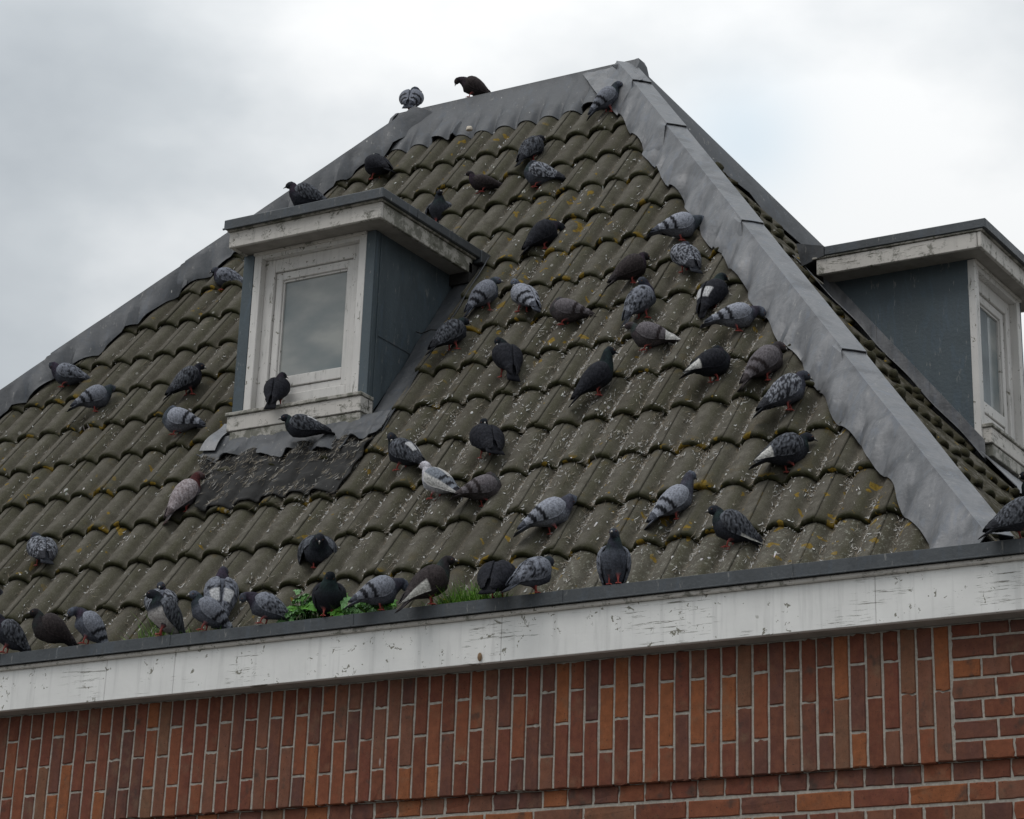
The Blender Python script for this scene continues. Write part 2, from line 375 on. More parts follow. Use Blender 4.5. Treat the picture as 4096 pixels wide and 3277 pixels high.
NSEG = 34
def tile_mesh(seed):
    """local tile: x 0..PITCH (left seam to right seam), v -> y 0..G+.03, h -> z"""
    rnd = random.Random(seed)
    vs, fs, cw, cw2 = [], [], [], []
    xs = [-.006+(PITCH+.010)*i/NSEG for i in range(NSEG+1)]
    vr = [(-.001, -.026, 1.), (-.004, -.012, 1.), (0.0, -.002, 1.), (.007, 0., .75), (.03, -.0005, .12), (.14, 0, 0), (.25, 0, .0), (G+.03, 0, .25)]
    jit = [rnd.uniform(-.0014, .0014) for _ in xs]
    for ri, (vy, dh, lipw) in enumerate(vr):
        for i, x in enumerate(xs):
            ph = (x+.012)/(PITCH/2)
            h = wave(ph)-LIFT*max(vy, 0)/G+dh
            if i >= NSEG-1: h += .0035
            if i <= 1: h -= .003
            f = ph-math.floor(ph)
            right = math.exp(-((f-.27)/.14)**2)
            val = math.exp(-((f-.55)/.13)**2)
            vs.append((x, vy+(jit[i] if ri < 4 else 0), h))
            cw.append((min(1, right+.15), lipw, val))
    K = NSEG+1
    for r in range(len(vr)-1):
        for i in range(NSEG): fs.append((r*K+i, r*K+i+1, (r+1)*K+i+1, (r+1)*K+i))
    # right edge face and underside of the lip
    n = len(vs)
    for r in range(len(vr)):
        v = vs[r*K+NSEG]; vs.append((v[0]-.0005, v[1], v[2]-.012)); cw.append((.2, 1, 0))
    for r in range(len(vr)-1): fs.append((r*K+NSEG, n+r, n+r+1, (r+1)*K+NSEG))
    n = len(vs)
    for i in range(K): v = vs[i]; vs.append((v[0], .05, v[2])); cw.append((0, 1, 0))
    for i in range(NSEG): fs.append((n+i, n+i+1, i+1, i))
    return vs, fs, cw
TM = [tile_mesh(s) for s in range(5)]
def mk_tile_me(vs, fs, cw, mat, w2):
    me = bpy.data.meshes.new('roof_tile'); me.from_pydata(vs, [], fs); me.update()
    me.materials.append(mat); me.polygons.foreach_set('use_smooth', [True]*len(me.polygons))
    a = me.color_attributes.new('wear', 'FLOAT_COLOR', 'POINT'); a.data.foreach_set('color', [q for c in cw for q in (*c, 1.)])
    a = me.color_attributes.new('wear2', 'FLOAT_COLOR', 'POINT'); a.data.foreach_set('color', [q for c in cw for q in (w2[0]*c[1], w2[1], w2[2], 1.)])
    return me
me_cache = {}
def frame_front(x, v):
    return Matrix.Translation(fp(x, v)) @ Matrix(((1, 0, 0, 0), (0, cos(A), -sin(A), 0), (0, sin(A), cos(A), 0), (0, 0, 0, 1)))
def frame_side(y, v):                      # local x -> +Y (world), local y -> up slope, local z -> normal
    o = sp_(y, v); ux = Vector((0, 1, 0)); uy = Vector((-cos(B), 0, sin(B))); uz = NS
    m = Matrix.Identity(4)
    for i in range(3): m[i][0], m[i][1], m[i][2], m[i][3] = ux[i], uy[i], uz[i], o[i]
    return m
# ------------------------------------------------------------------ the house
house = empty('brick_house', (0, 0, -3.6))
tag(house, 'red brick house with a hipped tile roof, white eaves board and two flat-topped dormers', 'house')
def hobj(o, parent):
    return o
def deck():
    mb = MB(); h = -.075
    c = [hipp(ZR-.05, -1), hipp(ZR-.05, 1)]
    def off(p, d=.09): return Vector((p.x, p.y, p.z-d))
    zt = ZTOP-.0; e0 = ZR-.02
    f0, f1 = hipp(e0, -1), hipp(e0, 1); t0, t1 = Vector((XL, YB, zt)), Vector((XR, YB, zt))
    b0, b1 = Vector((f0.x, 2*YB-f0.y, e0)), Vector((f1.x, 2*YB-f1.y, e0))
    P = [off(p, .13) for p in (f0, f1, t1, t0, b0, b1)]
    mb.v = P; mb.f = [[0, 1, 2, 3], [1, 5, 2], [5, 4, 3, 2], [4, 0, 3], [0, 4, 5, 1]]
    return mb
roof = deck().build('roof', MDK, house)
roof.location = (0, 0, 3.6)      # keeps world coordinates under the house's base
HO = Vector((0, 0, 3.6))
def under_house(o): o.location = HO; return o

hipn = Vector((1/tan(A), 1/tan(B), 0)).normalized()
hipnL = Vector((-1/tan(A), 1/tan(B), 0)).normalized()
T1 = Vector((XR, YB, 0)); T0 = Vector((XL, YB, 0))
cnt = 0
hidden = MB(); hidden_c = []
def lichen_w(x, v):
    return (1.0 if random.random() < .30+.35*(v < .8 and x > 2.3) else 0., 1.0 if v < .42 and x > 2.2 else 0.0, 1.0 if ((x > 3.1 and v < .7) or (1.05 < x < 1.5 and 2.6 < v < 3.4) or (x < .12 and 1.7 < v < 3.0 and x > -.4)) else 0.)
def place_tile(mw, local_clip, w2, mat, vis):
    """local_clip: list of (world point, world normal): the part on the normal's side is cut away"""
    global cnt
    k = random.randrange(5); vs, fs, cw = TM[k]
    clip = []
    for co, no in local_clip:
        ds = [(mw @ Vector(v)-co).dot(no) for v in vs]
        if min(ds) >= 0: return
        if max(ds) > 0: clip.append((co, no))
    if clip:
        me = mk_tile_me(vs, fs, cw, mat, w2)
        bm = bmesh.new(); bm.from_mesh(me); inv = mw.inverted()
        for co, no in clip:
            bmesh.ops.bisect_plane(bm, geom=bm.verts[:]+bm.edges[:]+bm.faces[:], plane_co=inv @ co, plane_no=inv.to_3x3() @ no, clear_outer=True)
        if not bm.faces: bm.free(); return
        bm.to_mesh(me); bm.free()
    else:
        key = (k, w2, mat.name)
        if key not in me_cache: me_cache[key] = mk_tile_me(vs, fs, cw, mat, w2)
        me = me_cache[key]
    if not vis:
        n = len(hidden.v); hidden.v += [mw @ v.co for v in me.vertices]; hidden.f += [[n+i for i in p.vertices] for p in me.polygons]
        return
    o = bpy.data.objects.new('roof_tile', me); C.objects.link(o); o.parent = roof
    o.matrix_local = mw
    cnt += 1
def near_any(pts, m=0): return any(seen(p, m) for p in pts)
for row in range(-1, 14):
    v = V0+row*G
    if v > 4.50: continue
    z = fp(0, v).z
    xl, xr_ = hipp(z, -1).x, hipp(z, 1).x
    groups = [(-.9, None)]
    # dormer splits rows 4..7
    if 3 <= row <= 7: spans = [(-9, .62, -.21), (.62, 9, None)]
    else: spans = [(-9, 9, None)]
    for lo, hi, base in spans:
        sb = -.21-.0092*max(0, row-3) if (row <= 2 or (base is not None)) else 1.997-.0115*max(0, row-3.5)
        i0 = math.floor((xl-sb)/PITCH)-1
        for i in range(i0, i0+40):
            x = sb+i*PITCH
            if x > xr_+.05 or x+PITCH < xl: continue
            clips = [(T1-hipn*.03, hipn), (T0+Vector((0, 0, 0))-hipnL*.03, hipnL)]
            if lo > -9 or hi < 9:
                if base is not None: clips.append((Vector((.13 if row >= 4 else .60, 0, 0)), Vector((1, 0, 0))))
                else: clips.append((Vector((1.075 if row >= 4 else .60, 0, 0)), Vector((-1, 0, 0))))
            if v+G+.03 > 4.9: clips.append((fp(0, 4.86), Vector((0, cos(A), sin(A)))))
            jx, jv = random.uniform(-.003, .003), random.gauss(0, .0045)
            mw = frame_front(x+jx, v+jv) @ Matrix.Rotation(random.gauss(0, .008), 4, 'Z') @ Matrix.Rotation(random.gauss(0, .005), 4, 'Y') @ Matrix.Rotation(abs(random.gauss(0, .006)), 4, 'X')
            vis = near_any([fp(x, v), fp(x+PITCH, v), fp(x, v+G), fp(x+PITCH, v+G)], 10)
            place_tile(mw, clips, lichen_w(x, v), MT, vis)
# side slope (mossy); seen from below at a grazing angle
hipnS = -hipn
hipnB = Vector((1/tan(A), -1/tan(B), 0)).normalized()
VT = (ZTOP-ZR)/sin(B)
for row in range(-1, 15):
    v = .40+row*.3195
    if v > VT-.05: continue
    z = ZR+v*sin(B); y0 = YR+(z-ZR)/tan(A); y1 = 2*YB-y0
    i0 = math.floor(y0/PITCH)-1
    for i in range(i0, i0+30):
        y = .08+i*PITCH
        if y > y1 or y+PITCH < y0: continue
        clips = [(T1+hipn*.03, -hipn), (Vector((XR, YB, 0))+hipnB*.03, -hipnB)]
        if 4 <= row <= 7:
            if y+PITCH/2 < YB: clips.append((Vector((0, 2.56, 0)), Vector((0, 1, 0))))
            else: clips.append((Vector((0, 3.37, 0)), Vector((0, -1, 0))))
        vis = y < 2.7 and near_any([sp_(y, v), sp_(y+PITCH, v), sp_(y, v+.32), sp_(y+PITCH, v+.32)], 10)
        if y > 2.7 and z > 2.75 and y < YB+.6: vis = True
        mw = frame_side(y+random.uniform(-.003, .003), v+random.uniform(-.004, .004))
        place_tile(mw, clips, (0., 0., 0.), MTS, vis)
print('TILES', cnt)
hd = hidden.build('roof_tile', MT, roof, True); tag(hd, kind='stuff')

def wob(p, s=6., a=1.): return noise.noise(Vector(p)*s)*a
# --- hip and ridge lead
def hip_lead(side, z_hi, z_lo, nlap, both, name='hip_flashing', lapz=None):
    """dressed lead over a hip: front skirt, flat board top, far skirt; one object per lead sheet"""
    sg = side
    def frame(z):
        c = hipp(z, side)
        e = Vector((hipn.x*sg, hipn.y, 0)) if sg > 0 else Vector((hipnL.x, hipnL.y, 0))
        return c, e
    zz = lapz or [z_hi+(z_lo-z_hi)*i/nlap for i in range(nlap+1)]
    for li in range(len(zz)-1):
        a, b_ = zz[li], zz[li+1]-(.05 if li < len(zz)-2 else 0)
        n = max(8, int((a-b_)/.022)); P = []
        for i in range(n+1):
            t = i/n; z = a+(b_-a)*t; c, e = frame(z)
            lapraise = .014*max(0, (t-.0))*1.0 - .004
            top = c+Vector((0, 0, .072+lapraise+wob((z*2, li, 0), 2, .003)))
            la, ra = top-e*.056, top+e*.056
            row = []
            # front skirt: lower edge follows the tiles
            reach = (.215 if sg > 0 else .165)+.014*sin(z*23)+.012*sin(z*9.1+1)+wob((z, 3, side), 4, .012)
            if li < len(zz)-2 and t > .93: reach += -.11*((t-.93)/.07)**2*1.0
            ze = max(z-.13*min(1, (4.36-z)/.25+.0), ZR-.02)
            xe = hipp(ze, side).x-reach*sg
            vv = (ze-ZR)/sin(A)
            eh = (tile_h(xe, vv) if sg > 0 else tile_h(xe, vv))*.85+.012+.01*max(0, sin(z*17+li))
            edge = fp(xe, vv, max(eh, -.03))
            lip_ = la-e*.004+Vector((0, 0, -.012))
            mid = []
            for k in range(1, 9):
                s = k/9
                q = lip_.lerp(edge, s)
                q = q+NF*(.014*max(0, (t-.86)/.14)*(li < len(zz)-2)+.012*(1-s)*s*4*.3+wob((q.x*1.0, q.y, q.z*1.), 6, .013)*s**1.6+wob(q, 17, .005)*s**1.5)
                mid.append(q)
            row = [edge]+mid[::-1]+[lip_, la+Vector((0, 0, wob((z, 1, 1), 9, .0015))), top+Vector((0, 0, .002+wob((z*1.3, 7, 2), 10, .002))), ra+Vector((0, 0, wob((z, 5, 1), 9, .0015)))]
            # far skirt
            o2 = .2+.02*sin(z*21)+wob((z, 9, side), 5, .02)
            if sg > 0:
                vs_ = (z-ZR)/sin(B); ye = c.y+o2
                far = sp_(ye, vs_, .012+.012*sin(z*30))
            else:
                far = c+Vector((-.02, o2, -.03))
            d = ra+e*.004+Vector((0, 0, -.02))
            for k in range(0, 5): row.append(d.lerp(far, k/4))
            P.append(row)
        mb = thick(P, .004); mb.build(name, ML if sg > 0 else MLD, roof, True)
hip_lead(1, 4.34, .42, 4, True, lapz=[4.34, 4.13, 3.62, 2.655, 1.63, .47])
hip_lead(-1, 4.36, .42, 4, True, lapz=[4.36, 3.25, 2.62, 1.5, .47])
def back_hip():
    P = []
    for i in range(40):
        z = 4.36-(4.36-.45)*i/39; c = Vector((hipx(z), 2*YB-(YR+(z-ZR)/tan(A)), z))
        e = Vector((hipnB.x, hipnB.y, 0)); top = c+Vector((0, 0, .07))
        vs_ = (z-ZR)/sin(B)
        near = sp_(c.y-.2-.015*sin(z*22), vs_, -.006+.012*sin(z*40))
        P.append([near, near.lerp(top+e*.058, .5)+NS*.008, top+e*.058+Vector((0, 0, -.012)), top+e*.052, top-e*.052, top-e*.058+Vector((0, 0, -.02)), top-e*.16+Vector((0, 0, -.16))])
    thick(P, .004).build('hip_flashing', MLD, roof, True)
back_hip()
def ridge():
    P = []; n = 160
    x0, x1 = -.31, XR+.135
    for i in range(n+1):
        x = x0+(x1-x0)*i/n
        vlow = 4.575+wob((x, 0, 0), 3, .012)
        row = []
        e = fp(x, vlow, tile_h(x, vlow)+.009)
        k1 = fp(x, 4.78, .006); k2 = fp(x, 4.89, .014)
        zt = ZTOP+.006
        f_t = Vector((x, YB-.035, zt)); f_m = Vector((x, YB-.040, zt-.02))
        row += [e, e.lerp(k1, .3)+NF*.006, e.lerp(k1, .65)+NF*wob((x, 2, 0), 8, .006), k1+NF*wob((x, 0, 0), 7, .006), k2+NF*wob((x, 4, 0), 6, .004), f_m, f_t, Vector((x, YB+.035, zt))]
        m2_ = lambda p: Vector((p.x, 2*YB-p.y, p.z))
        row += [m2_(f_m), m2_(k2), m2_(e)]
        P.append(row)
    return P
thick(ridge(), .005).build('ridge_flashing', MLD, roof, True)
# ridge end pieces (lead folded down over both ends of the ridge board)
for xx, sg in ((XR+.135, 1), (-.31, -1)):
    mb = MB()
    a = [Vector((xx, YB-.036, ZTOP+.008)), Vector((xx, YB+.036, ZTOP+.008)), Vector((xx+.012*sg, YB+.045, ZTOP-.02)), Vector((xx+.02*sg, YB+.08, ZTOP-.12)),
         Vector((xx+.01*sg, YB-.13, ZTOP-.16)), Vector((xx+.02*sg, YB-.06, ZTOP-.03))]
    mb.prism(a, (-.02*sg, 0, 0)); mb.build('ridge_end_flashing', MLD, roof)
# crumpled lead saddle where ridge and right hip meet
def saddle(side):
    P = []
    for i in range(15):
        t = i/14; row = []
        for j in range(13):
            s = j/12
            zc = ZTOP-.022-.26*t
            c = hipp(min(zc, ZTOP), side)
            x = c.x-side*(.24*(1-s)-.06*s)-side*(.0)
            y = YR+(zc-.02-ZR)/tan(A)
            p = Vector((x, y, zc)); v = (zc-ZR)/sin(A)
            p = fp(x, v-.02, .028+.035*s*(t)+wob((x, v, 1), 16, .012)+wob((x, v, 4), 35, .004))
            row.append(p)
        P.append(row)
    thick(P, .004).build('ridge_saddle_flashing', ML if side > 0 else MLD, roof, True)
saddle(1)

# --- dormers, built in a local frame: u along the front (left to right seen from outside), d depth into the roof, z up
def dormer(kind):
    d0 = empty('dormer'); d0.parent = house
    if kind == 1:
        d0.matrix_local = Matrix.Translation(HO+Vector((.14, 1.0, 0)))
        W, FL, FR, ov_l, ov_r, strip = .80, .065, .049, 0., .12, True
        d0['label'] = 'dormer on the front slope with a grey pane and weathered white frame'
    else:
        # u -> +Y, d -> -X
        m = Matrix(((0, -1, 0, 3.405), (1, 0, 0, 2.635), (0, 0, 1, 3.6), (0, 0, 0, 1))); d0.matrix_local = m
        W, FL, FR, ov_l, ov_r, strip = .665, .0205, .0205, .145, .145, False
        d0['label'] = 'dormer on the right slope, turned away, with a curtain behind the glass'
    par = d0
    def bx(name, a, b, mat, ch=.003): return MB().box(a, b, ch).build(name, mat, par)
    zs, zt = 1.875, 2.735
    tn = tan(A) if kind == 1 else tan(B)
    back = (zt-1.78)/tn+.02              # depth where soffit level meets the slope
    # cheeks: triangles following the slope
    def cheek(u0, u1, nm):
        poly = [Vector((u0, .003, 1.745)), Vector((u0, .003, zt)), Vector((u0, back+.06, zt)), Vector((u0, back+.06, zt-.04))]
        MB().prism(poly, (u1-u0, 0, 0)).build(nm, MZB, par)
    cheek(.0, .02, 'cheek'); cheek(W-.02, W, 'cheek')
    # standing seams on the visible cheek
    if kind == 1:
        for dd in (.012, .05): MB().box((W, dd, 1.80), (W+.006, dd+.007, zt-.006), .001).build('cheek_seam', MZB, par)
        bx('corner_strip', (0., -.002, 1.80), (FL, .03, zt-.004), MZB, .002); bx('corner_strip', (W-FR, -.002, 1.80), (W+.004, .03, zt-.004), MZB, .002)
        MB().box((W+.002, .07, 2.2), (W+.0035, .5, 2.203), 0).build('cheek_seam', MZ, par)
    else:
        bx('corner_post', (-.003, -.006, 1.80), (.018, .03, zt-.004), MPW, .002)
    L0, L1 = FL, W-FR
    cx = (L0+L1)/2; hw = (L1-L0)/2
    bx('back_wall', (L0, .10, 1.7), (L1, .115, zt), MDK, 0)
    # outer casing
    f = MB(); o = hw-.046
    f.box((L0, 0, zs-.01), (cx-o, .10, zt-.005)); f.box((cx+o, 0, zs-.01), (L1, .10, zt-.005)); f.box((cx-o, 0.002, zt-.035), (cx+o, .10, zt-.005))
    wf = f.build('window_casing', MPW, par)
    f = MB(); i2 = o-.058
    f.box((cx-o, .04, zs-.01), (cx-i2, .1, zt-.035)); f.box((cx+i2, .04, zs-.01), (cx+o, .1, zt-.035)); f.box((cx-i2, .042, zt-.105), (cx+i2, .1, zt-.035)); f.box((cx-i2, .04, zs-.01), (cx+i2, .1, 1.968))
    f.build('window_frame', MPW, par)
    f = MB(); i3 = i2-.042
    f.box((cx-i2+.002, .055, 1.972), (cx-i3, .09, zt-.107)); f.box((cx+i3, .055, 1.972), (cx+i2-.002, .09, zt-.107)); f.box((cx-i3, .055, zt-.148), (cx+i3, .09, zt-.107)); f.box((cx-i3, .055, 2.012), (cx+i3, .09, 2.068)); f.box((cx-i3, .062, 1.972), (cx+i3, .09, 2.009))
    # glazing bead
    f.box((cx-i3, .066, 2.068), (cx-i3+.008, .09, zt-.148), .001); f.box((cx+i3-.008, .066, 2.068), (cx+i3, .09, zt-.148), .001); f.box((cx-i3+.008, .066, zt-.158), (cx+i3-.008, .09, zt-.148), .001)
    f.build('sash', MPW, par)
    bx('pane', (cx-i3+.001, .076, 2.06), (cx+i3-.001, .080, zt-.15), MG, 0)
    if kind == 2:
        P = [[Vector((cx-i3+.004+s*.0175, .0745+.0012*sin(s*1.9), z)) for s in range(12)] for z in (2.07, 2.3, zt-.155)]
        thick(P, .001).build('curtain', MCUR, par, True)
    # sill
    bx('sill', (.012, -.052, 1.785), (W+.006, .06, 1.862), MPD); bx('sill_nosing', (.004, -.062, 1.862), (W+.012, .05, 1.880), MPM)
    bx('sill_board', (.03, -.046, 1.722), (W+.004, .0, 1.782), MPM)
    # eaves of the flat dormer roof
    bl = (2.87-1.78)/tn+.03 if kind == 1 else .728
    bx('soffit', (-ov_l+.018, -.118 if kind == 1 else -.085, zt), (W+ov_r-.018, back-.03, zt+.012), MS, 0)
    fy = -.137 if kind == 1 else -.10
    bx('frieze', (L0 if kind == 1 else 0, -.012, zt-.016), (L1, .03, zt-.001), MPD, .002)
    top = 2.812
    bx('fascia', (-ov_l, fy, zt-.006), (W+ov_r, fy+.02, top), MPD if kind == 1 else MPM if 0 else MPD)
    sb_ = back-.02
    bx('fascia', (W+ov_r-.02, fy+.022, zt-.006), (W+ov_r, sb_, top-.001), MPM if kind == 1 else MPD)
    bx('fascia', (-ov_l, fy+.022, zt-.006), (-ov_l+.02, sb_, top-.001), MPD)
    bx('batten', (-ov_l-.008, fy-.012, top+.001), (W+ov_r+.010, sb_+.02, top+.012), MPM if kind == 1 else MPM, .002)
    cap = MB().box((-ov_l-.016, fy-.032, 2.822), (W+ov_r+.028, bl, 2.871), .004)
    cap.build('roof_cap', MZ, par)
    # cap edge drip and seams
    bx('drip_edge', (-ov_l-.020, fy-.036, 2.817), (W+ov_r+.032, fy-.028, 2.826), MZ, .001)
    for dd in (.28, .6):
        bx('cap_seam', (W+ov_r+.027, fy+dd, 2.823), (W+ov_r+.0305, fy+dd+.008, 2.873), MZ, 0)
    # folded zinc and lead behind the cap
    if kind == 1: bx('cap_upstand', (W+.02, bl-.10, 2.80), (W+ov_r+.036, bl+.03, 2.868), MZ)
    else: MB().prism([(-ov_l-.02, bl, 2.82), (-ov_l-.02, bl, 2.873), (-ov_l+.02, bl+.17, 2.93), (-ov_l+.02, bl+.14, 2.80)], (W+ov_l+ov_r, 0, 0)).build('cap_upstand', MLD, par)
    bx('cavity_shade', (W+.004, back-.05, zt-.06), (W+ov_r, back+.06, zt+.05), MDK, 0)  # solid dark block standing in for the shade of the cavity
    return d0
D1 = dormer(1); D2 = dormer(2)

mb = MB(); tB = tan(B)
for i_ in range(3):
    d0_, d1_ = -.02+.27*i_, -.02+.27*(i_+1)+.012
    q = lambda d, h: Vector((-.005-.002*i_, d, 1.735+tB*max(d, -.02)+h))
    MB().prism([q(d0_, -.06), q(d0_, .085), q(d1_, .085), q(d1_, -.06)], (.003, 0, 0)).build('cheek_flashing', ML, D2)
# lead aprons round the front dormer
def sheet(name, fn, nu, nv, mat, t=.004):
    P = [[fn(i/nu, j/nv) for j in range(nv+1)] for i in range(nu+1)]
    return thick(P, t).build(name, mat, roof, True)
def rflash(u, v_):
    v = 1.53+(3.02-1.53)*u; x = .945+(1.10-.945)*v_+.004*sin(v*18)
    return fp(x, v, -.035+.012*sin(v_*pi)+wob((x*3, v, 0), 5, .005)+(.028*v_**6))
sheet('side_flashing', rflash, 60, 8, MLD)
def lflash(u, v_):
    v = 1.50+(3.02-1.50)*u; x = .138-(.06+.03*(u < .1))*v_
    return fp(x, v, -.02+.02*v_+wob((x*3, v, 0), 6, .004))
sheet('side_flashing', lflash, 40, 6, MLD)
def lflap(u, v_):
    v = 1.545+.23*u; x = .13-.09*v_*(1-.3*u)
    return fp(x, v, .02+.012*sin(u*5)+.01*v_)
sheet('loose_flashing', lflap, 10, 6, ML)
edge_pts = [(.05, 1.50), (.079, 1.49), (.20, 1.465), (.285, 1.505), (.35, 1.467), (.44, 1.47), (.55, 1.426), (.66, 1.44), (.768, 1.421), (.83, 1.40), (.877, 1.445), (.945, 1.384), (.965, 1.462), (1.028, 1.45), (1.087, 1.52), (1.11, 1.54)]
def edge_v(x):
    for (a, va), (b_, vb) in zip(edge_pts, edge_pts[1:]):
        if x <= b_: return va+(vb-va)*(x-a)/(b_-a)
    return edge_pts[-1][1]
def apron(u, v_):
    x = .055+(1.105-.055)*u; e = edge_v(x); v = e+(1.66-e)*v_
    h = tile_h(x, v)*.5*(1-v_)+.016+.030*max(0, sin(x*33))*(1-v_)**2+wob((x, v, 0), 14, .026)*(1-v_)+wob((x, v, 3), 40, .006)
    return fp(x, v, h)
sheet('lead_apron', apron, 90, 10, MLD)
def blk(u, v_):
    x = .09+(1.075-.09)*u
    lo = 1.085+.03*math.exp(-((x-.7)/.2)**2)+.06*max(0, (.28-x)/.1)**2*.6+.09*max(0, (x-1.03)/.05); hi = 1.50
    if x < .25: lo = 1.09+(.25-x)*2.2
    v = lo+(hi-lo)*v_
    h = .014+.012*sin(x*21+v*13)*(.4+.6*v_)+wob((x, v, 0), 9, .020)+wob((x, v, 5), 21, .010)+tile_h(x, v)*(.75-.3*v_)
    return fp(x, v, h)
sheet('bitumen_sheet', blk, 80, 26, MSHEET)
# lead round the right-hand dormer
def rf2(u, v_):
    v = 1.60+(3.15-1.60)*u; y = 2.632-.11*v_
    return sp_(y, v, -.004+.004*sin(v*15)+.012*v_)
sheet('side_flashing', rf2, 40, 5, ML)
def rf3(u, v_):
    y = 2.56+.9*u; v = 1.40+.26*v_
    return sp_(y, v, .01+.01*sin(y*40)*(1-v_))
sheet('lead_apron', rf3, 40, 5, ML)

# --- eaves: gutter, batten, fascia, soffit
gut = MB(); gut.box((-4.6, -.096, .4165), (XE-.03, .12, .4195), 0); gut.box((-4.6, .10, .4195), (XE-.3, .106, .46), 0); gut.box((XW-.25, .1205, .4165), (XE-.03, YE, .4195), 0)
gutter = under_house(gut.build('gutter', MZ, house))
def rim(x0, x1, y=None):
    mb = MB(); mb.box((x0, -.130, .4335), (x1, -.1265, .484), .001); mb.box((x0, -.1265, .4795), (x1, -.098, .4835), .001); mb.box((x0, -.101, .4335), (x1, -.098, .4795), 0)
    mb.box((x0, -.134, .431), (x1, -.127, .437), .0015)
    return mb
seams = [-4.6, -3.98, -3.03, -2.08, -1.12, -.17, .781, 1.721, 2.701, 3.679, XE]
for i, (a, b_) in enumerate(zip(seams, seams[1:])):
    r_ = rim(a+.0008, b_-.0012).build('gutter_rim', MZ, gutter)
    if b_ < XE:
        MB().box((b_-.006, -.1318, .434), (b_+.010, -.1300, .4845), 0).build('gutter_joint', MZ, gutter)
s_ = MB().box((XE-.004, -.13, .4335), (XE, YE, .484), .001).box((XE-.032, -.098, .4795), (XE-.004, YE, .4835), .001).build('gutter_rim', MZ, gutter)
def hb(name, a, b_, mat, ch=.003): return under_house(MB().box(a, b_, ch).build(name, mat, house))
hb('batten', (-4.6, -.117, .4135), (XE-.012, -.09, .4315), MPD, .004); hb('batten', (XE-.04, -.09, .4135), (XE-.014, YE, .4315), MPD, .004)
fj = [-4.6, -2.9, -1.2, .431, .802, 2.42, 4.0, XE-.03]
for a, b_ in zip(fj, fj[1:]): hb('fascia_board', (a+.0006, -.10, .2375), (b_-.0006, -.075, .4133), MP, .002)
hb('fascia_board', (XE-.055, -.074, .2375), (XE-.03, YE, .4133), MP)
hb('soffit_board', (-4.6, -.0748, .2375), (XE-.056, .02, .249), MS, 0)
hb('soffit_board', (XW-.01, .021, .2375), (XE-.056, YE, .249), MS, 0)
# dry feather / cocoon hanging at the fascia foot
# --- walls
wallm = MB(); wallm.box((-4.3, .033, -3.6), (XW-.03, .30, .235), 0); wallm.box((XW-.30, .301, -3.6), (XW-.03, 5.9, .235), 0); wallm.box((-4.3, 5.6, -3.6), (XW-.301, 5.9, .235), 0); wallm.box((-4.3, .301, -3.6), (-4.0, 5.599, .235), 0)
m, nt2, b2 = newmat('brick_bond'); MBB = m
gmn = N(nt2, 'ShaderNodeNewGeometry'); sx = N(nt2, 'ShaderNodeSeparateXYZ'); L(nt2, gmn.outputs['Position'], sx.inputs[0])
cb = N(nt2, 'ShaderNodeCombineXYZ'); L(nt2, mathn(nt2, 'ADD', sx.outputs[0], sx.outputs[1]), cb.inputs[0]); L(nt2, sx.outputs[2], cb.inputs[1])
bt = N(nt2, 'ShaderNodeTexBrick', i_Scale=1.0); bt.inputs['Color1'].default_value = (.11, .04, .026, 1); bt.inputs['Color2'].default_value = (.15, .06, .032, 1); bt.inputs['Mortar'].default_value = (.22, .2, .17, 1)
bt.inputs['Mortar Size'].default_value = .005; bt.inputs['Brick Width'].default_value = .22; bt.inputs['Row Height'].default_value = .0735
L(nt2, cb.outputs[0], bt.inputs['Vector']); L(nt2, bt.outputs[0], b2.inputs['Base Color']); b2.inputs['Roughness'].default_value = .9
wall = under_house(wallm.build('wall', MBB, house))
# mortar beds: flush joints, slightly behind the brick faces
under_house(MB().box((-4.3, .005, -.2450), (XW-.004, .032, .2365), 0).build('mortar_bed', MM, house))
band = under_house(MB().box((-4.3, .0265, -.75), (XW-.03, .0325, -.2455), 0).build('mortar_bed', MM, house))
brick_cache = []
def brick_me(w, h, d, seed):
    rnd = random.Random(seed); bm = bmesh.new(); bmesh.ops.create_cube(bm, size=1)
    for v in bm.verts: v.co = Vector((v.co.x*w, v.co.y*d, v.co.z*h))
    ee = [e for e in bm.edges if all(v.co.y < 0 for v in e.verts)]
    bmesh.ops.subdivide_edges(bm, edges=[e for e in bm.edges if abs(e.verts[0].co.y-e.verts[1].co.y) < 1e-6 and e.calc_length() > .04], cuts=3)
    for v in bm.verts:
        v.co.x += rnd.uniform(-.0013, .0013); v.co.z += rnd.uniform(-.0013, .0013)
        if v.co.y < 0: v.co.y += rnd.uniform(-.0006, .0009)
    front = [e for e in bm.edges if len(e.link_faces) == 2 and all(v.co.y < -d*.4 for v in e.verts) and e.calc_face_angle(0) > .8]
    bmesh.ops.bevel(bm, geom=front, offset=.0035, segments=1, affect='EDGES')
    me = bpy.data.meshes.new('brick'); bm.to_mesh(me); bm.free(); me.materials.append(MBR); return me
bcache = {}
nb = 0
hidb = MB()
